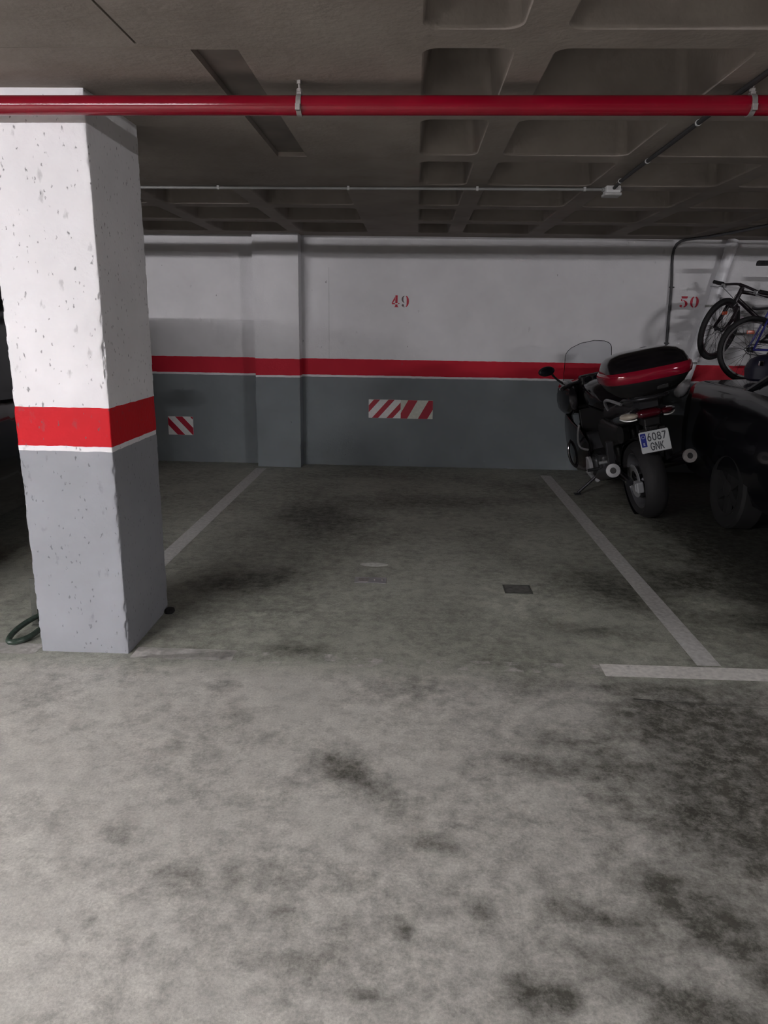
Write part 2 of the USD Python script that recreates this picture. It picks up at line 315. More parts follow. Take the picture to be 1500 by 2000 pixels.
def light(x, y, l, w, ang, k):
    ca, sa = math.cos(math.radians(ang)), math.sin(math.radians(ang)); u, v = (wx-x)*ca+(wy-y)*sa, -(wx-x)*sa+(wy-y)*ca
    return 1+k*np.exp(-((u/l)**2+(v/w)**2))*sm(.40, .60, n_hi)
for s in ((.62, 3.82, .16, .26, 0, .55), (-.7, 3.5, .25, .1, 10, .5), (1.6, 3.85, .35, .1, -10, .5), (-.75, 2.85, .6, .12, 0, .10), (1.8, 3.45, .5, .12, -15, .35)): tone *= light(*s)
# saw-cut joint with its dirt, the strip of repaired screed before the front line
tone *= 1-.35*np.exp(-((GY-(2.735+.0*GX))/.012)**2)*sm(.92, .98, GX)
tone *= 1-.5*np.exp(-(((GX-.955)/.02)**2+((GY-2.757)/.01)**2))
tone *= 1+.5*np.exp(-((GY-2.70)/.03)**2)*sm(1.25, 1.5, GX)*n_hi
grime_shade += .42*sm(.35, 1.35, GX+.3*(n_mid-.5))*sm(3.0, 2.6, GY)  # darker towards the right of the aisle
grime_shade += 1.1*sm(1.85, 2.4, GX+.2*(n_mid-.5))*sm(3.2, 4.0, GY)  # shade beside the right-hand car, painted into the floor
tone *= 1-.58*sm(.5, -.8, GY)  # unseen floor behind the camera darkened to cut bounce light
tone *= 1-.62*sm(1.75, 2.3, GX+.2*(n_mid-.5))*sm(3.2, 4.0, GY)  # same car-side shade, multiplied into the slab colour
tone = np.clip(tone, .010, .75)
dark_tone = sm(.30, .10, tone)
col = np.stack([tone*(1.0-.02*bay), tone*(.990+.018*bay), tone*(.915-.045*bay+.02*dark_tone)], -1)
def grid_faces(nx, ny):
    i, j = np.meshgrid(np.arange(ny-1), np.arange(nx-1), indexing='ij'); q = i*nx+j
    q = np.stack([q, q+1, q+nx+1, q+nx], -1).reshape(-1, 4); return np.vstack([q[:, [0, 1, 2]], q[:, [0, 2, 3]]])
FLOOR = tag(UsdGeom.Xform.Define(stage, '/World/floor'), 'stained grey concrete garage floor with worn white bay lines', kind='structure')
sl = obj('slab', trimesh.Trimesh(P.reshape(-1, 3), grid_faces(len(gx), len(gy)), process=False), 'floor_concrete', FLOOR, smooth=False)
pg = UsdGeom.PrimvarsAPI(sl).CreatePrimvar('grime_shade', Sdf.ValueTypeNames.Color3fArray, 'vertex'); pg.Set(Vt.Vec3fArray.FromNumpy(np.repeat(np.clip(grime_shade, -.6, 1.22).reshape(-1, 1), 3, 1).astype(np.float32)))
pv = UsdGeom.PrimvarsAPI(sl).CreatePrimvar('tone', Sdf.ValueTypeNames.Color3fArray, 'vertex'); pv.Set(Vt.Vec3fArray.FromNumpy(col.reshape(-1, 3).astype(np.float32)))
def floor_line(x0, x1, y0, y1, m, label=None, skew=0):
    t = trimesh.Trimesh([(x0, y0, .0012), (x1, y0, .0012), (x1, y1, .0012), (x0, y1, .0012)], [[0, 1, 2], [0, 2, 3]], process=False)
    if skew: t.vertices[:, 1] += skew*(t.vertices[:, 0]-x0)
    obj('painted_line', t, m, FLOOR, smooth=False, label=label)
floor_line(1.335, 1.445, 3.09, 7.40, 'line_dirty', 'grey-white bay line running to the wall on the right')
floor_line(-1.645, -1.535, 3.60, 7.45, 'line_dirty', 'grey-white bay line running to the wall on the left')
def floor_strip(pts, w, m, name):
    p = np.asarray(pts, float); v = [(x, y+q*w/2, .0009) for x, y in p for q in (-1, 1)]; f = []
    for k in range(len(p)-1): f += [[2*k, 2*k+2, 2*k+3], [2*k, 2*k+3, 2*k+1]]
    obj(name, trimesh.Trimesh(v, f, process=False), m, FLOOR, smooth=False)
floor_strip([(.955, 2.757), (1.1, 2.745), (1.3, 2.731), (1.5, 2.711), (2.4, 2.64)], .0035, 'joint_dirt', 'slab_joint')
floor_strip([(.950, 2.757), (.985, 2.754), (1.02, 2.751)], .010, 'joint_dirt', 'slab_joint')
floor_line(.885, 3.6, 2.955, 3.075, 'line_clean', 'white front line meeting the right bay line')
floor_line(-.25, .885, 2.965, 3.065, 'line_worn', 'almost worn-away front line')
floor_line(-1.25, -.25, 2.975, 3.085, 'line_worn', 'almost worn-away front line')
floor_line(-1.27, -.80, 2.985, 3.095, 'line_scuffed', 'scuffed end of the front line by the column')
floor_line(-3.4, -1.72, 2.985, 3.095, 'line_scuffed')

# ---- ceiling: waffle slab with solid head round the column
Cx = [(.0, .30)] + [(.425+.775*k, 1.07+.775*k) for k in range(0, 17)]
Cx_left = [(-.475-.65-.775*k, -.475-.775*k) for k in range(0, 17)]
Cy = [(-.71+.83*k, -.03+.83*k) for k in range(-14, 10)]
holes, coffers = [], []
def rrect(x0, x1, y0, y1, r, n=5):
    pts = []
    for cx, cy, a0 in ((x1-r, y1-r, 0), (x0+r, y1-r, 90), (x0+r, y0+r, 180), (x1-r, y0+r, 270)):
        for k in range(n+1):
            t = math.radians(a0+90*k/n); pts.append((cx+r*math.cos(t), cy+r*math.sin(t)))
    return np.array(pts)
def coffer(x0, x1, y0, y1, depth=.25, r=.055, lip=True, ins=.045):
    prof = [(0, 0), (.0025, .004), (.007, .007), (.014, .009), (depth, ins), ] if lip else [(0, 0), (depth, .002)]
    base = rrect(x0, x1, y0, y1, r); holes.append(Polygon(base))
    R = []
    for h_, i_ in prof:
        q = rrect(x0+i_, x1-i_, y0+i_, y1-i_, max(r-i_*.4, .002)); R.append(np.c_[q, np.full(len(q), CZ+h_)])
    R = np.array(R); k, n = R.shape[:2]; v = R.reshape(-1, 3); f = []
    for i in range(k-1):
        for j in range(n):
            j2 = (j+1) % n; f += [[i*n+j, (i+1)*n+j2, i*n+j2], [i*n+j, (i+1)*n+j, (i+1)*n+j2]]
    v = np.vstack([v, R[-1].mean(0)]); f += [[k*n, (k-1)*n+(j+1) % n, (k-1)*n+j] for j in range(n)]
    coffers.append(trimesh.Trimesh(v, f, process=False))
for y0, y1 in Cy:
    if y1 > WY-.1 or y0 < YB: continue
    for x0, x1 in Cx:
        if x1 < XR: coffer(x0, x1, y0, y1)
    if y0 > 5.0 or y1 < .9:
        for x0, x1 in Cx_left:
            if x0 > XL: coffer(x0, x1, y0, y1)
STRIP = (-.755, -.598, 2.625, 4.175)
coffer(*STRIP, .032, .004, False)          # shallow strip left by a formwork board
coffer(-.919, -.911, .95, 2.575, .012, .002, False)            # board seams
coffer(-2.9, -.80, 2.607, 2.613, .006, .002, False)
plate = Polygon([(XL, YB), (XR, YB), (XR, WY), (XL, WY)]).difference(unary_union(holes))
tv, tf = trimesh.creation.triangulate_polygon(plate, engine='earcut')
soffit = trimesh.Trimesh(np.c_[tv, np.full(len(tv), CZ)], tf[:, ::-1], process=False)
if soffit.face_normals[0][2] > 0: soffit.invert()
top = box(XL, XR, YB, WY, 2.62, 2.70)
CEIL = tag(UsdGeom.Xform.Define(stage, '/World/ceiling'), 'dark bare concrete waffle ceiling', kind='structure')
obj('slab', cat(soffit, *coffers, top), 'ceiling_concrete', CEIL, smooth=50)
obj('formwork_strip', box(STRIP[0]+.003, STRIP[1]-.003, STRIP[2]+.003, STRIP[3]-.003, CZ+.022, CZ+.034), 'ceiling_dark', CEIL, smooth=False, label='darker strip in the ceiling beside the column')

# ---- walls
WB = tag(UsdGeom.Xform.Define(stage, '/World/wall_back'), 'white back wall with red band over a dark grey dado', kind='structure')
def wall_grid(x0, x1, y, z0, z1, amp=.002):
    xs, zs = np.arange(x0, x1+.05, .06), np.arange(z0, z1+.03, .06); xs[-1] = x1; zs[-1] = z1
    X, Z = np.meshgrid(xs, zs); Y = y - amp*(meshkit.fbm(np.stack([X*3, Z*3, 0*X], -1), 4, 5)-.5)*2
    return trimesh.Trimesh(np.stack([X, Y, Z], -1).reshape(-1, 3), grid_faces(len(xs), len(zs)), process=False)
obj('plaster', cat(wall_grid(XL, XR, WY, 0, 2.62), box(XL, XR, WY+.004, WY+.25, 0, 2.62)), 'wall_paint', WB, smooth=True)
obj('panel_joint', cat(box(-.897, -.893, WY-.0015, WY+.01, 1.14, 2.05)), 'fine_crack', WB, smooth=False)
for nm, m in (('wall_left', box(XL-.2, XL, YB, WY, 0, 2.62)), ('wall_right', box(XR, XR+.2, YB, WY, 0, 2.62)), ('wall_front', box(XL, XR, YB-.2, YB, 0, 2.62))):
    tag(obj(nm, m, 'wall_paint', smooth=False), kind='structure')
# stencilled bay numbers
def arc(cx, cy, rx, ry, t, a0, a1, taper=0., n=22):
    an = np.radians(np.linspace(a0, a1, n)); w = np.sin(np.linspace(0, PI, n))
    o = np.c_[cx+rx*np.cos(an), cy+ry*np.sin(an)]; i = np.c_[cx+(rx-t*(1-taper+taper*w))*np.cos(an), cy+(ry-t*.55*(1-taper+taper*w))*np.sin(an)]
    return Polygon(np.vstack([o, i[::-1]])).buffer(0)
def digit(d):      # unit height, about .68 wide
    if d == '4':
        return [unary_union([Polygon([(.30, 1), (.50, 1), (.50, .34), (.30, .34)]), Polygon([(.26, .86), (.26, .62), (.06, .36), (.0, .36)]).buffer(.012), sbox(.0, .24, .27, .36), sbox(.54, .27, .66, .36), Polygon([(.30, .23), (.50, .23), (.50, .08), (.60, .0), (.20, .0), (.30, .08)])])], []
    if d == '9':
        right = arc(.33, .5, .33, .5, .20, -78, 78, .5); left_up = arc(.33, .68, .31, .32, .15, 105, 255, .5); left_dn = unary_union([Point(.13, .16).buffer(.10), arc(.33, .16, .3, .16, .07, 195, 262)])
        return [right], [left_up, left_dn]
    if d == '5':
        return [unary_union([Polygon([(.10, 1), (.60, 1), (.55, .80), (.14, .80)]), sbox(.10, .56, .17, .76), arc(.26, .32, .36, .32, .20, -75, 88, .5), Polygon([(.18, .56), (.24, .64), (.24, .54)]), Point(.12, .14).buffer(.10), arc(.26, .14, .24, .14, .06, 200, 262)])], []
    return [unary_union([arc(.33, .5, .33, .5, .19, -78, 78, .4), arc(.33, .5, .33, .5, .19, 102, 258, .4)])], []
def stencil(txt, x, z, h, wadv, ww):
    main, dark, ox = [], [], 0
    for d in txt:
        m_, k_ = digit(d); f = lambda g: affinity.translate(affinity.scale(g, ww, h, origin=(0, 0)), ox, 0)
        main += [f(g) for g in m_]; dark += [f(g) for g in k_]; ox += wadv
    for g, mt in ((main, 'stencil_red'), (dark, 'stencil_dark')):
        if g: obj('bay_number', moved(upright(extr(unary_union(g), .0012)), (x, WY-.0012, z)), mt, WB, smooth=False, label='stencilled red bay number ' + txt)
stencil('49', -.245, 1.668, .116, .098, .118)
stencil('50', 2.674, 1.705, .110, .105, .130)
# pilaster and column: things built into the room
def chipped(x0, x1, y0, y1, z0, z1, step, amp, seed):
    nx, ny, nz = [max(2, int(round(d/step))) for d in (x1-x0, y1-y0, z1-z0)]
    e = .0035; lx = np.unique(np.r_[np.linspace(x0, x1, nx+1)[:-1], x0+e, x1-e]); ly = np.unique(np.r_[np.linspace(y0, y1, ny+1)[:-1], y0+e, y1-e])
    rx, ry = (x0+x1)-lx, (y0+y1)-ly
    per = np.r_[np.c_[lx, np.full(len(lx), y0)], np.c_[np.full(len(ly), x1), ly], np.c_[rx, np.full(len(rx), y1)], np.c_[np.full(len(ry), x0), ry]]
    zs = np.linspace(z0, z1, nz+1); R = np.stack([np.c_[per, np.full(len(per), z)] for z in zs]); q = R.copy()
    dx = np.minimum(R[..., 0]-x0, x1-R[..., 0]); dy = np.minimum(R[..., 1]-y0, y1-R[..., 1]); d = np.maximum(dx, dy)
    ed = np.exp(-(d/.006)**2); nz1 = meshkit.fbm(R*[28, 28, 22], 4, seed); nz2 = meshkit.fbm(R*[9, 9, 5], 3, seed+5)
    chip = amp*ed*(.2+1.5*np.clip(nz1-.45, 0, 1)*9*np.clip(nz2-.25, 0, 1)); cx, cy = (x0+x1)/2, (y0+y1)/2
    q[..., 0] += np.sign(cx-R[..., 0])*chip*(dx < .02); q[..., 1] += np.sign(cy-R[..., 1])*chip*(dy < .02)
    wav = .0016*(meshkit.fbm(R*6, 3, seed+9)-.5); q[..., 1] += wav*2; q[..., 0] += wav*2
    return rings(q)
obj_col = thing('concrete_column', 'square pitted concrete column painted white, red and grey at the bay front', 'column')
obj('shaft', chipped(CX0, CX1, CY0, CY1, .0, CZ+.004, .011, .0085, 3), 'column_paint', obj_col, smooth=30)
t = thing('wall_pilaster', 'flat pilaster on the back wall with red band, left of number 49', 'pilaster')
obj('shaft', chipped(-1.643, -1.18, PY, WY+.03, 0, CZ+.004, .03, .0025, 8), 'wall_paint', t, smooth=30)

# ================================================================ OBJECTS
# ---- warning plates on the back wall
def warning_plate(label, x0, x1, z0, z1, panels):
    """panels: (x from, x to, ground material, stripe offsets at the top edge, stripe width, run over the height)"""
    t = thing('reflective_warning_plate', label, 'warning plate', (x0, WY-.004, z0))
    W, H = x1-x0, z1-z0; rim = Polygon(rrect(0, W, 0, H, .006))
    for xa, xb, gm, offs, sw, run in panels:
        area = rim.intersection(sbox(xa, -1, xb, H+1))
        obj('panel', upright(extr(area, .003)), gm, t, smooth=False)
        for o in offs:
            s = Polygon([(o, H), (o+sw, H), (o+sw+run, 0), (o+run, 0)]).intersection(area.buffer(-.0012))
            if s.area > 1e-5: obj('stripe', moved(upright(extr(s, .0006)), (0, -.003, 0)), 'sign_red', t, smooth=False)
    return t
warning_plate('small red and white striped plate low on the wall, left of the pilaster', -2.656, -2.38, .295, .495,
              [(0, .276, 'sign_white', (-.085, .079, .243), .080, .187)])
warning_plate('left red and white plate with narrow stripes under number 49', -.474, -.131, .522, .719,
              [(0, .343, 'sign_white', (.058, .212, .366), .066, -.176)])
warning_plate('right cream plate with broad red stripes under number 49', -.131, .212, .520, .717,
              [(0, .343, 'sign_cream', (.079, .295), .100, -.110)])

# ---- red fire main under the ceiling, hung just in front of the column
PIPE_Y, PIPE_R = 2.93, .0335
pz = lambda x: 2.274+.004*x
t = thing('fire_pipe', 'red painted fire sprinkler pipe running under the ceiling past the column', 'pipe')
obj('pipe_run', tube([(x, PIPE_Y, pz(x)) for x in (-6, -1.5, 3.85)], PIPE_R, 28), 'red_pipe_paint', t)
obj('pipe_run', tube([(x, PIPE_Y, pz(x)) for x in (3.85, 6, 9)], PIPE_R, 28), 'red_pipe_paint', t)
obj('coupling', tube([(x, PIPE_Y, pz(x)) for x in (3.79, 3.795, 3.905, 3.91)], [.036, .043, .043, .036], 24), 'red_pipe_paint', t)
def hanger(x, par):
    z = pz(x)
    strap = ringlathe([(PIPE_R+.0005, -.009), (PIPE_R+.004, -.009), (PIPE_R+.004, .009), (PIPE_R+.0005, .009)], 32, 'x', (x, PIPE_Y, z))
    ears = cat(box(x-.010, x+.008, PIPE_Y-PIPE_R-.014, PIPE_Y-PIPE_R+.002, z-.026, z-.004, .002), box(x-.009, x+.009, PIPE_Y-.014, PIPE_Y+.014, z+PIPE_R, z+PIPE_R+.010, .002))
    rod = cat(tube([(x, PIPE_Y, z+PIPE_R), (x, PIPE_Y, CZ+.002)], .0042, 10), lathe([(.009, 0), (.009, .012)], 6, 'z', (x, PIPE_Y, CZ-.012)), lathe([(.011, 0), (.011, .010)], 6, 'z', (x, PIPE_Y, z+PIPE_R+.011)))
    h_ = obj('pipe_hanger', strap, 'steel', par); obj('clamp_ear', ears, 'steel', h_, smooth=False); obj('threaded_rod', rod, 'steel', h_)
for x in (-4.4, -2.1, -.445, 1.185, 2.7): hanger(x, t)

# ---- thin conduit with its box and cable
t = thing('electrical_conduit', 'thin pale grey electrical conduit clipped across the ceiling ribs behind the column', 'conduit')
cpt = lambda x: (x, 4.975-.022*(x-1.16), 2.341)
obj('conduit_tube', tube([cpt(x) for x in (-6, -3, -1, 1.17)], .0085, 12), 'pvc_grey', t)
for x in (-3.6, -2.45, -1.304, -.452, .374, 1.05):
    y, z = cpt(x)[1:]
    obj('saddle_clip', cat(ringlathe([(.0088, -.007), (.0115, -.007), (.0115, .007), (.0088, .007)], 16, 'x', (x, y, z)), box(x-.008, x+.008, y-.008, y+.008, z+.008, CZ-.0005, .001)), 'pvc_box', t)
t = thing('junction_box', 'small pale junction box under the ceiling at the end of the conduit', 'junction box', (1.215, 4.955, 2.30))
obj('housing', rbox(-.045, .045, -.045, .045, .012, .0545, .006), 'pvc_box', t)
obj('cover', cat(rbox(-.052, .052, -.052, .052, -.004, .014, .005)), 'pvc_box', t)
for sx in (-1, 1): obj('cable_gland', lathe([(.012, 0), (.012, .012), (.009, .016)], 14, 'x', (sx*.045 if sx > 0 else -.061, 0, .036)), 'pvc_grey', t)
t = thing('ceiling_cable', 'black cable clipped along a ceiling rib towards the junction box', 'cable')
obj('cable_run', tube(spline([(1.165, .6, 2.344), (1.172, 2.4, 2.343), (1.175, 3.4, 2.342), (1.190, 4.1, 2.343), (1.198, 4.6, 2.342), (1.215, 4.90, 2.338)], 40), .0105, 10), 'cable_black', t)
for y in (1.6, 2.75, 3.42, 4.16, 4.70):
    x = np.interp(y, [.6, 2.4, 3.4, 4.1, 4.6], [1.165, 1.172, 1.175, 1.190, 1.198])
    obj('cable_clip', cat(ringlathe([(.0108, -.006), (.013, -.006), (.013, .006), (.0108, .006)], 14, 'y', (x, y, 2.3425)), box(x+.008, x+.022, y-.006, y+.006, 2.346, CZ+.001, .001)), 'pvc_box', t)
t = thing('wall_cable', 'black cable dropping from the ceiling down the wall left of number 50', 'cable')
obj('cable_run', tube(spline([(3.05, 6.0, 2.335), (2.80, 6.9, 2.33), (2.64, 7.5, 2.335), (2.565, 7.70, 2.30), (2.562, 7.718, 2.0), (2.575, 7.718, 1.6), (2.592, 7.718, 1.2), (2.60, 7.718, .6), (2.60, 7.718, .08)], 60), .0135, 12), 'cable_grey', t)
for z in (1.9, 1.35, .7): obj('cable_clip', box(2.55+.02*(2.0-z), 2.60+.02*(2.0-z), 7.722, WY, z-.006, z+.006, .002), 'black_plastic', t)
t = thing('drain_pipe', 'white plastic drain pipe slanting down the back wall behind the bicycles', 'pipe')
dp = np.array([(3.108, 7.675, 2.352), (2.955, 7.675, 1.63), (2.795, 7.675, .95)])
obj('pipe_run', tube(dp, .052, 24), 'pvc_white', t)
obj('elbow', tube(spline([dp[2], dp[2]+[-.015, .0, -.06], dp[2]+[-.02, .04, -.09], dp[2]+[-.02, .08, -.095]], 12), .056, 20), 'pvc_white', t)
obj('socket', tube([dp[0]+(dp[1]-dp[0])*k for k in (.04, .06, .16, .17)], [.055, .058, .058, .054], 24), 'pvc_white', t)
for k in (.45, .85):
    q = dp[0]+(dp[2]-dp[0])*k
    obj('pipe_bracket', ringlathe([(.0525, -.011), (.0555, -.011), (.0555, .011), (.0525, .011)], 30, 'z', q), 'pvc_grey', t)

# ---- things on the floor
t = thing('parking_barrier', 'green folding parking barrier lying flat on the floor beside the column', 'parking barrier', (-1.84, 3.2, 0))
hoop = spline([(.075, .17, .085), (.0, .115, .06), (-.045, .0, .045), (-.055, -.10, .024), (-.035, -.135, .019), (.0, -.115, .018), (.035, .0, .022), (.085, .12, .024)], 44)
obj('hoop', tube(hoop, .0135, 14), 'barrier_green', t)
obj('post_plate', rotm(box(-.05, -.018, .10, .108, .0, .25, .002), 2, (0, 1, 0)), 'barrier_plate', t, smooth=False)
obj('post_plate', box(-.018, .10, .13, .14, .10, .24, .002), 'barrier_plate', t, smooth=False)
obj('base_plate', box(-.05, .11, .09, .22, 0, .007, .002), 'barrier_plate', t, smooth=False)
obj('hinge_pin', lathe([(.010, 0), (.010, .10)], 12, 'x', (-.02, .155, .075)), 'steel', t)
for bx in (-.025, .085): obj('anchor_bolt', lathe([(.009, 0), (.009, .008)], 6, 'z', (bx, .115, .007)), 'steel', t, smooth=False)
t = thing('floor_stub', 'small black rubber stub on the floor at the back corner of the column', 'rubber stub', (-1.264, 3.53, 0))
obj('stub', loftz([(0, 0, 0, .022, .034, 3), (.014, 0, 0, .02, .031, 3), (.02, -.003, 0, .014, .022, 3)], 24), 'rubber', t)
t = thing('floor_anchor', 'small bright metal anchor set into the middle of the empty bay floor', 'floor anchor', (-.275, 4.105, 0))
obj('anchor_strip', box(-.028, .032, -.03, .03, 0, .004, .0012), 'steel', t, smooth=False)
obj('mounting_plate', box(-.05, .14, -.05, .05, 0, .0022, .001), 'grey_trim', t, smooth=False)
for bx in (.07, .115): obj('anchor_bolt', lathe([(.007, 0), (.007, .004), (.005, .007)], 6, 'z', (bx, .0, .0022)), 'steel', t, smooth=False)
t = thing('floor_patch', 'pale oval cement patch in the middle of the empty bay floor', 'cement patch', (-.225, 4.40, 0))
obj('patch', loftz([(0, 0, 0, .09, .040, 2.0), (.0012, 0, 0, .082, .034, 2.0)], 30), 'patch_cement', t)
t = thing('floor_socket', 'dark rectangular metal socket sunk in the bay floor towards the right line', 'floor socket', (.64, 4.02, 0))
obj('frame', cat(box(-.08, .08, -.070, -.062, 0, .003), box(-.08, .08, .062, .070, 0, .003), box(-.08, -.072, -.062, .062, 0, .003), box(.072, .08, -.062, .062, 0, .003)), 'barrier_plate', t, smooth=False)
obj('lid', box(-.072, .072, -.062, .062, 0, .0018), 'barrier_dark', t, smooth=False)

# ---- ceiling lamps over the driving lane (behind the camera)
def batten(label, x, y, L, glow):
    t = thing('ceiling_lamp', label, 'lamp', (x, y, 0))
    obj('housing', box(-L/2-.04, L/2+.04, -.03, .03, CZ-.014, CZ+.001, .004), 'lamp_body', t, smooth=False)
    for s in (-1, 1): obj('end_cap', box(s*(L/2+.002), s*(L/2+.03), -.016, .016, CZ-.052, CZ-.012, .003), 'lamp_body', t, smooth=False)
    d = tube([(-L/2, 0, 0), (0, 0, 0), (L/2, 0, 0)], .014, 16); d.vertices[:, 1] *= 2.7; d.apply_translation((0, 0, CZ-.034))
    obj('diffuser', d, glow, t)
batten('fluorescent batten lamp under the ceiling, nearest behind the camera on the left', -2.85, -2.0, 1.5, 'tube_glow')
batten('fluorescent batten lamp under the ceiling, second from the camera on the left', -4.65, -2.0, 1.5, 'tube_glow')
batten('fluorescent batten lamp under the ceiling, third from the camera on the left', -6.6, -2.0, 1.5, 'tube_glow')
batten('fluorescent batten lamp under the ceiling, further along the lane to the right', 7.3, -2.0, 1.5, 'tube_glow_far')

# ---- motorcycle, leaning on its stand, nose to the wall
def motorcycle():
    th, ps = math.radians(12.4), math.radians(1.8)
    Lm = np.array([[math.cos(th), 0, -math.sin(th)], [0, 1, 0], [math.sin(th), 0, math.cos(th)]])
    Rz = np.array([[math.cos(ps), -math.sin(ps), 0], [math.sin(ps), math.cos(ps), 0], [0, 0, 1]])
    X = np.eye(4); X[:3, :3] = Rz @ Lm; X[:3, 3] = (1.944, 5.765, .016)
    t = thing('motorcycle', 'black touring motorcycle with red banded top case, leaning on its stand in the right bay', 'motorcycle', matrix=X)
    def tyre(R, w, rim, at):
        h = w/2
        prof = [(rim, -h*.72), (rim+.012, -h*.86), ((R+rim)/2, -h), (R-.035, -h*.9), (R-.012, -h*.62), (R-.002, -h*.3), (R, 0), (R-.002, h*.3), (R-.012, h*.62), (R-.035, h*.9), ((R+rim)/2, h), (rim+.012, h*.86), (rim, h*.72)]
        return ringlathe(prof, 56, 'x', at)
    def rim(R, w, at, n=5):
        h = w/2
        band = ringlathe([(R, -h), (R+.006, -h*1.02), (R+.006, h*1.02), (R, h), (R-.016, h*.55), (R-.020, 0), (R-.016, -h*.55)], 48, 'x', at)
        sp = []
        for k in range(n):
            a_ = 2*PI*k/n; d = np.array([0, math.sin(a_), math.cos(a_)]); e = np.array([0, math.cos(a_), -math.sin(a_)])
            pts = [np.array(at)+d*r+e*q+np.array([x, 0, 0]) for r, q_, x_ in ((.035, .030, .030), (R-.012, .020, .016)) for q in (-q_, q_) for x in (-x_, x_)]
            sp.append(trimesh.convex.convex_hull(np.array(pts)))
        return cat(band, sp)
    def hub(at, r, w): return lathe([(r*.6, -w), (r, -w*.9), (r, -w*.35), (r*.7, -w*.3), (r*.7, w*.3), (r, w*.35), (r, w*.9), (r*.6, w)], 28, 'x', at)
    rc, fc = (0, 0, .315), (0, 1.50, .308)
    w_ = obj('rear_wheel', tyre(.315, .178, .222, rc), 'rubber', t)
    obj('rim', rim(.222, .135, rc), 'rim_alloy', w_); obj('hub', hub(rc, .070, .088), 'chrome', w_)
    obj('brake_disc', ringlathe([(.085, -.082), (.135, -.082), (.135, -.077), (.085, -.077)], 40, 'x', rc), 'alloy', w_)
    obj('axle_nut', lathe([(.020, 0), (.020, .02), (.012, .032)], 6, 'x', (-.155, 0, .315)), 'chrome', w_, smooth=False)
    obj('brake_caliper', cat(rbox(-.118, -.062, -.165, -.075, .25, .34, .012), rbox(-.125, -.10, -.14, -.10, .262, .328, .006)), 'alloy', w_)
    w_ = obj('front_wheel', tyre(.308, .125, .222, fc), 'rubber', t)
    obj('rim', rim(.222, .095, fc), 'rim_alloy', w_); obj('hub', hub(fc, .045, .07), 'alloy', w_)
    for s in (-1, 1): obj('brake_disc', ringlathe([(.09, s*.072), (.15, s*.072), (.15, s*.077), (.09, s*.077)], 40, 'x', fc), 'alloy', w_)
    # mudguards, fork, swingarm
    def guard(c_, R, w, a0, a1, th=.005, n=22):
        rs = []
        for a_ in np.radians(np.linspace(a0, a1, n)):
            o, i = [], []
            for u in np.linspace(-1, 1, 9):
                k = R+.012*(1-u*u)-(.03 if abs(u) == 1 else 0); o.append((u*w, c_[1]+k*math.cos(a_), c_[2]+k*math.sin(a_)))
            for u in np.linspace(1, -1, 9):
                k = R-th+.012*(1-u*u)-(.03 if abs(u) == 1 else 0); i.append((u*w*.97, c_[1]+k*math.cos(a_), c_[2]+k*math.sin(a_)))
            rs.append(o+i)
        return rings(rs)
    obj('front_mudguard', guard(fc, .332, .075, 20, 185), 'black_paint', t)
    obj('rear_mudguard', guard(rc, .345, .092, -70, 60), 'black_plastic', t)
    for s in (-1, 1):
        f_ = obj('fork_leg', tube([(s*.105, 1.50, .30), (s*.105, 1.40, .55), (s*.105, 1.27, .90)], [.030, .027, .022], 14), 'dark_alloy', t)
        obj('front_caliper', rbox(s*.105-.02*s-.022, s*.105-.02*s+.022, 1.36, 1.44, .30, .40, .01), 'dark_alloy', f_)
        obj('swingarm', tube([(s*.125, -.03, .315), (s*.125, .25, .34), (s*.10, .52, .37)], [.026, .032, .036], 12), 'dark_alloy', t)
        obj('shock_absorber', tube([(s*.07, .36, .38), (s*.07, .42, .70)], .032, 14), 'black_plastic', t)
    # engine
    e_ = obj('engine', cat(rbox(-.20, .20, .50, .98, .22, .46, .04), rbox(-.25, .25, .58, .86, .26, .44, .05), rotm(rbox(-.23, .23, .80, 1.02, .36, .60, .04), -18, (1, 0, 0), (0, .9, .45))), 'dark_alloy', t)
    for s in (-1, 1):
        obj('engine_cover', lathe([(.0, 0), (.075, 0), (.085, .012), (.085, .03), (0, .03)], 28, 'x', (s*.265-.015, .68, .35)), 'alloy', e_)
        obj('cylinder_head', rbox(s*.235-.045, s*.235+.045, .86, 1.02, .42, .56, .02), 'alloy', e_)
    obj('exhaust_header', tube(spline([(-.20, 1.0, .46), (-.23, 1.06, .34), (-.21, .95, .22), (-.20, .70, .20)], 20), .022, 12), 'alloy', e_)
    obj('exhaust_header', tube(spline([(.20, 1.0, .46), (.23, 1.06, .34), (.21, .95, .22), (.20, .70, .20)], 20), .022, 12), 'alloy', e_)
    obj('radiator', box(-.20, .20, 1.06, 1.10, .42, .80, .01), 'black_plastic', t, smooth=False)
    # two silencers
    for s in (-1, 1):
        p0, p1 = np.array([s*.205, .66, .24]), np.array([s*.295, -.20, .485])
        x_ = obj('silencer', tube([p0+(p1-p0)*k for k in (0, .12, .26, .34, .97, 1.0)], [.024, .026, .040, .053, .053, .050], 24), 'black_paint' if s > 0 else 'dark_alloy', t)
        d = (p1-p0)/np.linalg.norm(p1-p0); ring = ringlathe([(.026, -.008), (.044, -.012), (.0535, -.006), (.0535, .012), (.024, .014)], 32, 'z')
        R_ = trimesh.geometry.align_vectors([0, 0, 1], -d) if False else trimesh.geometry.align_vectors([0, 0, 1], d)
        ring.apply_transform(R_); ring.apply_translation(p1); hole = lathe([(.0, 0), (.027, 0), (.027, .002), (0, .002)], 24, 'z'); hole.apply_transform(R_); hole.apply_translation(p1+d*.003)
        obj('end_ring', ring, 'alloy' if s < 0 else 'steel', x_); obj('outlet', hole, 'cable_black', x_)
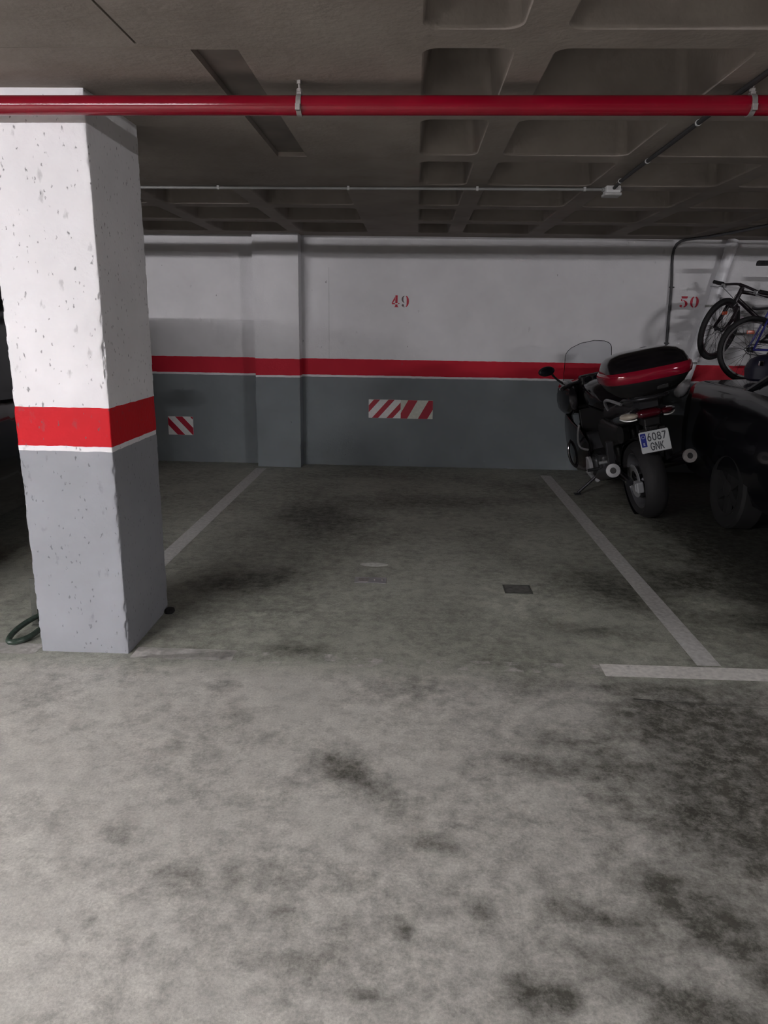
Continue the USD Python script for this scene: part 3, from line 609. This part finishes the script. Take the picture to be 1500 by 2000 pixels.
        obj('silencer_bracket', box(s*.20, s*.255, .05, .09, .42, .66, .004), 'dark_alloy', x_, smooth=False)
    # bodywork
    obj('fuel_tank', lofty([(.55, 0, .86, .10, .07, 2.4), (.62, 0, .90, .15, .11, 2.4), (.78, 0, .93, .19, .13, 2.6), (.95, 0, .94, .20, .13, 2.6), (1.08, 0, .93, .16, .11, 2.4), (1.14, 0, .92, .10, .07, 2.2)]), 'black_paint', t)
    obj('seat', lofty([(-.12, 0, .905, .10, .035, 2.6), (-.06, 0, .91, .135, .05, 2.8), (.10, 0, .90, .15, .055, 3), (.20, 0, .865, .155, .055, 3), (.42, 0, .82, .15, .055, 3), (.58, 0, .83, .10, .05, 2.6)]), 'seat_vinyl', t)
    obj('tail_cowl', lofty([(.30, 0, .76, .145, .06, 2.6), (.05, 0, .82, .155, .07, 2.8), (-.15, 0, .86, .155, .065, 2.8), (-.26, 0, .895, .14, .045, 2.6)]), 'black_paint', t)
    for s in (-1, 1):
        obj('side_panel', lofty([(.04, s*.14, .70, .028, .07, 2.4), (.20, s*.155, .68, .035, .10, 2.4), (.42, s*.16, .66, .04, .13, 2.4), (.54, s*.15, .66, .03, .10, 2.2)]), 'black_plastic', t)
        fl = obj('fairing_leg', lofty([(.66, s*.255, .48, .012, .09, 2.2), (.76, s*.275, .47, .022, .19, 2.4), (.98, s*.29, .48, .035, .235, 2.6), (1.20, s*.275, .52, .05, .24, 2.6), (1.34, s*.24, .60, .045, .20, 2.4), (1.42, s*.20, .66, .02, .12, 2.2)]), 'black_paint', t)
        obj('trim_strip', tube(spline([(s*.30, .70, .72), (s*.315, .74, .60), (s*.30, .78, .515), (s*.285, .70, .50), (s*.27, .62, .505)], 22), .010, 8), 'grey_trim', fl)
    f_ = obj('fairing', cat(lofty([(.92, -.27, .93, .035, .10, 2.4), (1.02, -.27, .93, .075, .15, 2.6), (1.16, -.26, .92, .095, .16, 2.6)]), mirx(lofty([(.92, -.27, .93, .035, .10, 2.4), (1.02, -.27, .93, .075, .15, 2.6), (1.16, -.26, .92, .095, .16, 2.6)])),
        lofty([(1.10, 0, .91, .345, .16, 3), (1.25, 0, .89, .35, .18, 2.8), (1.42, 0, .87, .30, .17, 2.6), (1.58, 0, .84, .20, .13, 2.4), (1.67, 0, .82, .10, .07, 2.2)])), 'black_paint', t)
    obj('headlamp', lofty([(1.60, 0, .83, .14, .075, 2.8), (1.665, 0, .82, .13, .065, 2.8), (1.685, 0, .82, .10, .05, 2.6)]), 'clear_lens', f_)
    obj('instrument_panel', cat(rbox(-.15, .15, 1.06, 1.16, 1.00, 1.10, .025)), 'black_plastic', f_)
    for x in (-.08, .0, .08): obj('dial', lathe([(0, 0), (.034, 0), (.036, .006), (0, .006)], 24, 'y', (x, 1.055, 1.055)), 'dark_glass', f_)
    # windscreen: a curved clear shell
    n, k = 25, 17; front, back = [], []
    for v in np.linspace(0, 1, k):
        hw = .235*(1-.10*v)*(1 if v < .72 else math.sqrt(max(0, 1-((v-.72)/.29)**2.6)))
        fr, bk = [], []
        for u in np.linspace(-1, 1, n):
            x = u*hw-.012; y = 1.43-.25*v-1.1*x*x; z = 1.02+.365*v
            fr.append((x, y, z)); bk.append((x*.99, y-.004, z))
        front.append(fr); back.append(bk)
    wr = [f+b_[::-1] for f, b_ in zip(front, back)]
    ws = obj('windscreen', rings(wr), 'windscreen', t)
    edge = [r_[0] for r_ in front] + front[-1][1:-1] + [r_[-1] for r_ in front[::-1]]
    ed = [edge[0]]
    for p_ in edge[1:]:
        if np.linalg.norm(np.subtract(p_, ed[-1])) > .008: ed.append(p_)
    obj('edge_trim', tube(ed, .0028, 6), 'black_plastic', ws)
    # bars, mirrors
    hb = obj('handlebar', tube(spline([(-.36, .88, 1.04), (-.24, .98, 1.06), (-.10, 1.10, 1.04), (.10, 1.10, 1.04), (.24, .98, 1.06), (.36, .88, 1.04)], 30), .0125, 10), 'dark_alloy', t)
    for s in (-1, 1):
        obj('grip', tube([(s*.37, .87, 1.039), (s*.26, .965, 1.058)], .018, 12), 'rubber', hb)
        obj('lever', tube(spline([(s*.26, 1.0, 1.06), (s*.30, 1.02, 1.055), (s*.37, .95, 1.03)], 10), .006, 8), 'alloy', hb)
        m_ = obj('mirror', ellip((s*.445, 1.06, 1.205), (.075, .030, .045)), 'black_plastic', t)
        obj('mirror_glass', lathe([(0, 0), (.9, 0), (1, .004), (0, .004)], 28, 'y').apply_transform(np.diag([.062, 1, .034, 1])).apply_translation((s*.445, 1.030, 1.205)), 'dark_glass', m_)
        obj('mirror_stalk', tube(spline([(s*.40, 1.08, 1.18), (s*.36, 1.10, 1.12), (s*.30, 1.10, 1.06)], 10), .010, 8), 'black_plastic', m_)
        obj('footpeg', cat(tube([(s*.20, .56, .33), (s*.31, .56, .335)], .014, 10), box(s*.17, s*.21, .52, .64, .30, .46, .004)), 'dark_alloy', t)
        obj('passenger_peg', cat(tube([(s*.21, .18, .47), (s*.30, .17, .475)], .013, 10), tube([(s*.20, .18, .47), (s*.16, .34, .64)], .012, 8)), 'alloy', t)
        obj('crash_bar', tube(spline([(s*.17, .98, .30), (s*.335, .99, .31), (s*.36, 1.0, .42), (s*.335, 1.02, .52), (s*.22, 1.05, .56)], 24), .0125, 10), 'black_paint', t)
    # tail lamp with clear indicator ends
    tl = obj('tail_lamp', lofty([(-.225, 0, .885, .095, .034, 2.8), (-.285, 0, .89, .095, .036, 2.8), (-.315, 0, .892, .085, .026, 2.6), (-.325, 0, .893, .06, .014, 2.4)]), 'dark_red_lens', t)
    obj('lamp_reflector', ellip((-.035, -.312, .887), (.024, .010, .015)), 'red_lens', tl)
    for s in (-1, 1):
        sg = obj('indicator', lofty([(-.19, s*.135, .882, .060, .022, 2.2), (-.245, s*.142, .883, .066, .028, 2.2), (-.285, s*.128, .885, .045, .022, 2.2), (-.305, s*.115, .887, .026, .012, 2.2)]), 'clear_lens' if s < 0 else 'dark_red_lens', t)
        obj('bulb', ellip((s*.125, -.292, .882), (.012, .012, .010)), 'amber_lens', sg)
        obj('chrome_rim', tube(spline([(s*.205, -.235, .874), (s*.178, -.270, .860), (s*.140, -.296, .857), (s*.10, -.305, .862)], 16), .0055, 8), 'bright_trim', sg)
    # number plate on its hanger
    ti = .277; yp, zp = -.344, .686
    A = np.eye(4); A[:3, :3] = np.array([[1, 0, 0], [0, math.cos(ti), math.sin(ti)], [0, -math.sin(ti), math.cos(ti)]]); A[:3, 3] = (0, yp, zp)
    def onp(m): m = m.copy(); m.apply_transform(A); return m
    obj('plate_hanger', cat(onp(box(-.095, .095, .004, .012, -.085, .10, .003)), box(-.06, .06, -.335, -.20, .80, .86, .01), onp(box(-.05, .05, .0, .05, .085, .15, .005))), 'black_plastic', t, smooth=False)
    pl = obj('number_plate', onp(upright(extr(Polygon(rrect(-.11, .11, -.08, .08, .010)), .002))), 'plate_white', t, smooth=False)
    obj('plate_band', onp(moved(upright(extr(Polygon(rrect(-.101, -.061, -.034, .068, .004)), .0006)), (0, -.002, 0))), 'plate_blue', pl, smooth=False)
    def ptext(s, h, x, z, w, mt):
        m = meshkit.text_mesh(s, h, .0006, True); b_ = m.bounds; m.apply_translation((-b_[0][0], 0, 0)); m.vertices[:, 0] *= w/(b_[1][0]-b_[0][0]); m = upright(m)
        return moved(m, (x, -.0026, z))
    obj('plate_lettering', onp(cat(ptext('6087', .056, -.052, .006, .140, 0), ptext('GNK', .056, -.040, -.066, .100, 0))), 'plate_ink', pl, smooth=False)
    stars = [moved(lathe([(.0022, 0), (.0022, .0008)], 8, 'y'), (-.081+.011*math.sin(k*PI/6), -.0032, .042+.011*math.cos(k*PI/6))) for k in range(12)]
    obj('plate_emblem', onp(cat(stars, ptext('E', .020, -.087, -.022, .012, 0))), 'plate_white', pl, smooth=False)
    obj('plate_lamp', rbox(-.03, .03, -.352, -.325, .778, .80, .006), 'black_plastic', t)
    # top case on its rack
    obj('luggage_rack', cat(tube(spline([(-.14, .05, .93), (-.14, -.18, 1.0), (-.10, -.38, 1.02), (.10, -.38, 1.02), (.14, -.18, 1.0), (.14, .05, .93)], 30), .011, 10), box(-.12, .12, -.36, -.10, 1.015, 1.045, .004), box(-.07, .07, -.30, -.16, .93, 1.02, .006)), 'dark_alloy', t)
    tc = obj('top_case', loftz([(1.040, 0, -.25, .17, .13, 3.0), (1.048, 0, -.25, .20, .16, 3.0), (1.10, 0, -.255, .265, .205, 3.1), (1.150, 0, -.26, .298, .225, 3.2), (1.162, 0, -.26, .303, .228, 3.2)], 48), 'black_plastic', t)
    obj('reflector_band', loftz([(1.158, 0, -.262, .306, .232, 3.2), (1.170, 0, -.262, .318, .243, 3.2), (1.205, 0, -.263, .325, .250, 3.2), (1.232, 0, -.262, .319, .244, 3.2), (1.242, 0, -.262, .308, .234, 3.2)], 56), 'red_lens', tc)
    obj('lid', loftz([(1.238, 0, -.26, .305, .230, 3.2), (1.262, 0, -.258, .300, .226, 3.1), (1.305, 0, -.250, .282, .208, 3.0), (1.338, 0, -.238, .245, .175, 2.8), (1.358, 0, -.225, .185, .125, 2.6), (1.364, 0, -.22, .09, .06, 2.4)], 48), 'black_paint', tc)
    obj('lock', lathe([(0, -.006), (.013, -.006), (.014, .004), (0, .004)], 20, 'y', (.062, -.458, 1.118)), 'chrome', tc)
    obj('lock_surround', rbox(.02, .105, -.462, -.43, 1.075, 1.150, .010), 'black_plastic', tc)
    for s in (-1, 1): obj('grab_rail', tube(spline([(s*.15, .26, .88), (s*.185, .20, .95), (s*.185, -.02, .985), (s*.15, -.12, .965)], 22), .012, 10), 'grey_trim', t)
    obj('side_stand', cat(tube([(-.14, .72, .27), (-.37, .80, .085)], .013, 10), rotm(box(-.405, -.345, .775, .83, .070, .080, .003), 12.4, (0, 1, 0), (-.375, .80, .075))), 'dark_alloy', t)
    return t
motorcycle()

# ---- vehicles either side
def vehicle(name, label, catg, loc, rotz, paint, body_st, house_st, wheels, lamps, glass_y, roof_y, mirrors=None, rim_mat='alloy'):
    A = np.eye(4); c_, s_ = math.cos(math.radians(rotz)), math.sin(math.radians(rotz)); A[:2, :2] = [[c_, -s_], [s_, c_]]; A[:3, 3] = loc
    t = thing(name, label, catg, matrix=A)
    def sec(y, hw, zs, zb, zt):
        h = [(0, zs), (hw*.78, zs), (hw*.93, zs+.05), (hw*.985, zs+.16), (hw, zs+.45*(zb-zs)), (hw*.992, zb-.16), (hw*.965, zb-.05), (hw*.925, zb-.008), (hw*.87, zb+.25*(zt-zb)), (hw*.5, zb+.8*(zt-zb)), (0, zt)]
        pts = h+[(-x, z) for x, z in h[-2:0:-1]]
        return [(x, y, z) for x, z in pts]
    ys = [s[0] for s in body_st]; fine = np.unique(np.r_[ys, np.linspace(ys[0], ys[-1], 34)])
    from scipy.interpolate import PchipInterpolator
    B = PchipInterpolator(ys, np.array([s[1:] for s in body_st]))(fine)
    body = rings([sec(y, *b_) for y, b_ in zip(fine, B)])
    hwmax = max(s[1] for s in body_st)
    man = to_man(body)
    for wy, wr, _ in wheels:
        for s in (-1, 1):
            cyl = lathe([(wr+.055, 0), (wr+.055, .30)], 36, 'x', (s*hwmax+.02 if s < 0 else hwmax-.32, wy, wr)); cyl.apply_translation((-.04 if s < 0 else 0, 0, 0))
            man = man-to_man(cyl)
    mm = man.to_mesh(); body = trimesh.Trimesh(mm.vert_properties[:, :3], mm.tri_verts, process=True)
    obj('body', body, paint, t, smooth=30)
    # glasshouse
    def hs(y, hb, zb, ht, zr):
        h = [(hb*.9, zb-.04), (hb, zb), (hb*.55+ht*.45, zb*.5+zr*.5), (ht, zr-.06), (ht*.93, zr-.02), (ht*.6, zr+.012), (0, zr+.02)]
        return [(x, y, z) for x, z in h+[(-x, z) for x, z in h[-2::-1]]]
    gy = [s[0] for s in house_st]; gf = np.unique(np.r_[gy, np.linspace(gy[0], gy[-1], 26)]); G = PchipInterpolator(gy, np.array([s[1:] for s in house_st]))(gf)
    obj('window_glass', rings([hs(y, *g) for y, g in zip(gf, G)]), 'dark_glass', t, smooth=25)
    Gi = PchipInterpolator(gy, np.array([s[1:] for s in house_st]))
    def roofring(y):
        hb, zb, ht, zr = Gi(y); o = [(ht+.004, zr-.085), (ht*.935, zr-.015), (ht*.6, zr+.02), (0, zr+.028)]; i = [(0, zr+.0), (ht*.6, zr-.01), (ht*.9, zr-.05), (ht-.03, zr-.085)]
        R_ = o+[(-x, z) for x, z in o[-2::-1]]; I_ = [(-x, z) for x, z in i[::-1]][:-1]+[(x, z) for x, z in i]
        return [(x, y, z) for x, z in R_+I_]
    obj('roof', rings([roofring(y) for y in np.linspace(*roof_y, 14)]), paint, t)
    for gy_ in glass_y:            # pillars
        for s in (-1, 1):
            ya, yb = gy_; a_, b_ = Gi(ya), Gi(yb)
            obj('pillar', tube([(s*(a_[0]+.0), ya, a_[1]-.02), (s*(.5*(a_[0]+b_[2])+.006), (ya+yb)/2, .5*(a_[1]+b_[3]-.06)), (s*(b_[2]+.0), yb, b_[3]-.06)], .026, 8), paint, t)
    for wy, wr, ww in wheels:
        for s in (-1, 1):
            x = s*(hwmax-.012-ww/2); h = ww/2
            w_ = obj('wheel', ringlathe([(wr*.66, -h*.8), (wr*.8, -h), (wr*.95, -h*.92), (wr, -h*.7), (wr, h*.7), (wr*.95, h*.92), (wr*.8, h), (wr*.66, h*.8)], 44, 'x', (x, wy, wr)), 'car_tyre', t)
            sp = [trimesh.convex.convex_hull(np.array([(x+s*h*.55+dx, wy+r*math.sin(a_)+q*math.cos(a_), wr+r*math.cos(a_)-q*math.sin(a_)) for r, q_ in ((.03, .035), (wr*.64, .028)) for q in (-q_, q_) for dx in (-.02, .02)])) for a_ in np.arange(6)*PI/3]
            obj('rim', cat(ringlathe([(wr*.62, -h*.8), (wr*.67, -h*.85), (wr*.67, h*.85), (wr*.62, h*.8)], 44, 'x', (x, wy, wr)), sp, lathe([(.06, -.03), (.06, .03), (.03, .04)], 20, 'x', (x+s*h*.55, wy, wr))), rim_mat, w_)
    for nm, y, z, x, sz, mt in lamps:
        for s in (-1, 1): obj(nm, ellip((s*x, y, z), sz), mt, t)
    fb_, rb_ = fine[-1], fine[0]; i0 = 0
    for y_, s_ in ((rb_, 1), (fb_, -1)):
        obj('bumper', rbox(-hwmax*.86, hwmax*.86, min(y_, y_+s_*.12)-.02, max(y_, y_+s_*.12), .26, .50, .05), 'black_plastic', t)
    for y_ in glass_y[1:-1] if len(glass_y) > 2 else []:
        for s in (-1, 1): obj('door_handle', rbox(s*(hwmax+.002)-.014, s*(hwmax+.002)+.014, y_[0]-.20, y_[0]-.05, .78, .805, .008), 'black_plastic', t)
    if mirrors:
        for s in (-1, 1):
            m_ = obj('wing_mirror', ellip((s*(hwmax+.07), mirrors[0], mirrors[1]), (.10, .07, .075)), paint, t)
            obj('mirror_glass', ellip((s*(hwmax+.07), mirrors[0]-.045, mirrors[1]), (.085, .03, .06)), 'mirror_glass', m_)
            obj('mirror_arm', tube([(s*(hwmax-.05), mirrors[0]+.01, mirrors[1]-.03), (s*(hwmax+.04), mirrors[0], mirrors[1]-.02)], .02, 8), 'black_plastic', m_)
    return t
# left: a dark people carrier, its flank just showing past the column
vehicle('people_carrier', 'black people carrier parked left of the column, only its dark flank showing', 'car', (-3.44, 2.95, 0), 0, 'black_paint',
    [(0.0, .74, .42, .90, .95), (.10, .82, .34, .98, 1.02), (.5, .86, .24, 1.02, 1.05), (1.6, .87, .22, 1.0, 1.03), (2.7, .87, .22, .97, 1.0), (3.35, .85, .24, .90, .95), (3.8, .80, .30, .80, .86), (4.0, .70, .40, .66, .72)],
    [(.03, .74, .98, .60, 1.02), (.16, .80, 1.0, .66, 1.52), (.40, .82, 1.0, .68, 1.70), (1.2, .83, 1.0, .69, 1.75), (2.1, .83, .98, .68, 1.72), (2.6, .82, .97, .62, 1.52), (3.25, .76, .92, .50, .96)],
    [(.72, .32, .20), (3.18, .32, .20)],
    [('tail_lamp', .06, .95, .72, (.07, .06, .16), 'dark_red_lens'), ('headlamp', 3.82, .70, .60, (.13, .12, .08), 'clear_lens')],
    [(.12, .22), (1.05, 1.05), (2.05, 2.05), (3.1, 2.35)], (.22, 2.3), (2.65, 1.05))
# right: a dark saloon backed in, boot towards the wall
vehicle('saloon_car', 'dark saloon car backed into the right bay with bicycles on its boot', 'car', (3.29, 6.68, 0), 180, 'navy_black_paint',
    [(0.0, .78, .40, .92, .97), (.05, .85, .32, 1.02, 1.06), (.25, .885, .24, 1.06, 1.09), (1.1, .875, .22, 1.06, 1.09), (2.2, .88, .20, 1.0, 1.03), (3.2, .87, .20, .94, .98), (3.8, .83, .24, .84, .92), (4.2, .76, .30, .72, .78), (4.32, .66, .38, .62, .68)],
    [(.98, .78, 1.05, .58, 1.09), (1.28, .80, 1.05, .60, 1.28), (1.62, .81, 1.04, .61, 1.40), (2.1, .81, 1.02, .61, 1.42), (2.55, .80, 1.0, .60, 1.39), (3.0, .78, .97, .56, 1.18), (3.35, .74, .95, .50, .98)],
    [(1.14, .31, .20), (3.50, .31, .20)],
    [('tail_lamp', .04, .86, .66, (.14, .06, .09), 'dark_red_lens'), ('headlamp', 4.16, .66, .60, (.14, .10, .08), 'clear_lens')],
    [(1.08, 1.55), (2.15, 2.15), (3.2, 2.6)], (1.5, 2.62), (2.85, 1.02), 'car_tyre')

# ---- bicycles carried on the saloon's boot rack
def bicycle(label, loc, rotz, steer, frame_mat, R=.295, tilt=0., seat=.80, seat_x=-.245, st_z=.60, st_x=-.19, rise=.05):
    c_, s_ = math.cos(math.radians(rotz)), math.sin(math.radians(rotz)); A = np.eye(4); A[:2, :2] = [[c_, -s_], [s_, c_]]
    A = A @ trimesh.transformations.rotation_matrix(math.radians(tilt), (0, 1, 0)); A[:3, 3] = loc
    t = thing('bicycle', label, 'bicycle', matrix=A, group=None)
    W_ = .94; rh, fh = np.array([-W_/2, 0, R]), np.array([W_/2, 0, R]); bb = np.array([-.05, 0, R-.01]); st = np.array([st_x, 0, st_z]); ht, hbm = np.array([.285, 0, .66]), np.array([.325, 0, .55])
    ax = (ht-hbm)/np.linalg.norm(ht-hbm); S = trimesh.transformations.rotation_matrix(math.radians(steer), ax, hbm)
    def st_(m): m = m.copy(); m.apply_transform(S); return m
    def wheel(name, h, f):
        w_ = obj(name, f(torus(R-.022, .023, 56, 12, 'y', h)), 'rubber', t)
        knobs = []
        obj('rim', f(ringlathe([(R-.062, -.011), (R-.045, -.013), (R-.045, .013), (R-.062, .011)], 48, 'y', h)), 'bike_black', w_)
        sp = []
        for k in range(28):
            a_ = 2*PI*k/28; d = np.array([math.cos(a_), 0, math.sin(a_)]); e = np.array([-math.sin(a_), 0, math.cos(a_)])*(1 if k % 4 < 2 else -1)
            sp.append(tube([h+e*.018+np.array([0, .026*(1 if k % 2 else -1), 0]), h+d*(R-.058)], .0016, 5))
        obj('spokes', f(cat(sp)), 'dark_alloy', w_); obj('hub', f(lathe([(.012, -.045), (.024, -.034), (.014, -.02), (.014, .02), (.024, .034), (.012, .045)], 18, 'y', h)), 'dark_alloy', w_)
        obj('wheel_reflector', f(moved(cat(rbox(-.035, .035, -.008, .008, -.016, .016, .006)), h+np.array([-.02, 0, R*.52]))), 'bike_reflector', w_)
        return w_
    wheel('rear_wheel', rh, lambda m: m); wheel('front_wheel', fh, st_)
    fr = [tube([bb, st], .016, 12), tube([bb, hbm+ax*.03], .021, 12), tube([st-[0, 0, .03]*1, ht-ax*.02], .017, 12), tube([hbm-ax*.02, ht+ax*.02], .021, 14), lathe([(.024, -.036), (.024, .036)], 18, 'y', bb)]
    for s in (-1, 1): fr += [tube([bb+[0, s*.02, 0], rh+[.12, s*.055, 0], rh+[0, s*.06, 0]], [.010, .010, .009], 8), tube([st+[0, s*.018, -.03], rh+[0, s*.06, 0]], .009, 8)]
    obj('frame', cat(fr), frame_mat, t)
    fk = [tube([hbm-ax*.01, hbm-ax*.05], .026, 12)]
    for s in (-1, 1): fk.append(tube([hbm-ax*.05+[0, s*.055, 0], hbm-ax*.16+[.01, s*.058, 0], fh+[-.01, s*.058, .02], fh+[0, s*.056, 0]], [.019, .018, .014, .010], 10))
    fk.append(tube([hbm-ax*.05+[0, -.06, 0], hbm-ax*.05+[0, .06, 0]], .018, 10)); obj('fork', st_(cat(fk)), 'bike_black', t)
    c0 = ht+ax*(.03 if rise < .03 else .05)
    hb = obj('handlebar', st_(cat(tube([ht, c0], .016, 10), tube([c0, c0+[.06, 0, .02]], .016, 10), tube(spline([c0+[.02, -.29, rise], c0+[.04, -.16, rise*.9], c0+[.06, 0, .02], c0+[.04, .16, rise*.9], c0+[.02, .29, rise]], 24), .012, 10))), 'bike_black', t)
    for s in (-1, 1):
        obj('grip', st_(tube([c0+[.018, s*.30, rise], c0+[.026, s*.19, rise*.95]], .017, 12)), 'rubber', hb)
        obj('brake_lever', st_(cat(tube([c0+[.05, s*.17, rise-.01], c0+[.085, s*.20, rise-.03], c0+[.075, s*.285, rise-.038]], .006, 8), rbox(*(sorted((s*0+.02+c0[0], .06+c0[0]))), s*.17-.02, s*.17+.02, c0[2]+rise-.03, c0[2]+rise+.005, .006))), 'alloy', hb)
        obj('brake_cable', st_(tube(bez([c0+[.06, s*.17, rise-.015], c0+[.20, s*.12, rise+.01], c0+[.16, s*.02, -.06], hbm+[.03, 0, .02]], 14), .0025, 6)), 'cable_black', hb)
    sd = np.array([seat_x, 0, seat])
    s_ = obj('saddle', rings([[(x, y*w, z) for y, z in ((-1, sd[2]-.02), (-.8, sd[2]+.012), (0, sd[2]+.02), (.8, sd[2]+.012), (1, sd[2]-.02), (0, sd[2]-.012))] for x, w in ((sd[0]-.13, .05), (sd[0]-.11, .075), (sd[0]-.05, .07), (sd[0]+.03, .035), (sd[0]+.12, .022), (sd[0]+.145, .012))]), 'seat_vinyl', t)
    obj('seat_post', tube([st-[0, 0, .02], sd-[0, 0, .01]], .0135, 12), 'alloy', s_)
    cr = obj('crank', cat(ringlathe([(.055, .045), (.088, .045), (.088, .049), (.055, .049)], 36, 'y', bb), lathe([(.02, .03), (.02, .06)], 14, 'y', bb), lathe([(.012, -.07), (.012, .07)], 12, 'y', bb)), 'dark_alloy', t)
    for s in (-1, 1): obj('crank_arm', tube([bb+[0, s*.062, 0], bb+[s*.12, s*.068, -s*.10]], .010, 8), 'dark_alloy', cr)
    for s in (-1, 1): obj('pedal', rbox(bb[0]+s*.12-.045, bb[0]+s*.12+.045, s*.12-.045, s*.12+.045, bb[2]-s*.10-.012, bb[2]-s*.10+.012, .008), 'black_plastic', cr)
    obj('chain', tube([bb+[0, .047, .088], rh+[0, .047, .04], rh+[-.04, .047, 0], rh+[0, .047, -.04], bb+[0, .047, -.088]], .004, 6), 'dark_alloy', t)
    return t
bicycle('black bicycle on the boot rack nearest the wall, its front wheel turned under number 50', (3.37, 7.29, 1.205), 180, 38, 'bike_black', rise=-.01)
bicycle('blue framed bicycle on the boot rack nearer the car', (3.565, 6.95, 1.02), 0, 8, 'bike_blue', R=.30, seat=1.06, seat_x=-.375, st_z=.80, st_x=-.29)
t = thing('bicycle_rack', 'dark tubular bicycle rack standing up from the saloon boot', 'bicycle rack', (0, 0, 0))
for x in (3.22, 3.62):
    obj('arm', tube(spline([(x, 6.30, 1.125), (x, 6.60, 1.27), (x, 6.72, 1.62), (x, 6.98, 1.69), (x, 7.30, 1.70)], 26), .014, 10), 'dark_alloy', t)
    obj('strut', tube([(x, 6.745, .72), (x, 6.745, 1.0), (x, 6.73, 1.55)], .012, 10), 'dark_alloy', t)
obj('cross_bar', tube([(3.12, 6.72, 1.60), (3.4, 6.72, 1.60), (3.72, 6.72, 1.60)], .014, 10), 'dark_alloy', t)
for x in (3.22, 3.62):
    obj('foot_pad', rbox(x-.035, x+.035, 6.26, 6.34, 1.095, 1.125, .012), 'rubber', t)

# ---- soft bag lying on the boot lid
t = thing('travel_bag', 'dark navy soft bag lying on the boot lid of the saloon', 'bag', (2.93, 6.10, 1.094))
obj('bag_body', loftz([(.0, 0, 0, .19, .10, 3.2), (.02, 0, 0, .215, .125, 3.0), (.10, 0, 0, .225, .13, 2.8), (.17, .01, 0, .205, .11, 2.6), (.205, .015, 0, .15, .07, 2.4), (.215, .015, 0, .08, .03, 2.2)], 40), 'bag_cloth', t)
obj('handle', tube(spline([(-.09, -.02, .195), (-.06, -.03, .245), (.08, -.03, .25), (.12, -.02, .195)], 20), .009, 8), 'black_plastic', t)
obj('buckle', cat(rbox(-.185, -.150, -.128, -.108, .125, .165, .006)), 'chrome', t)
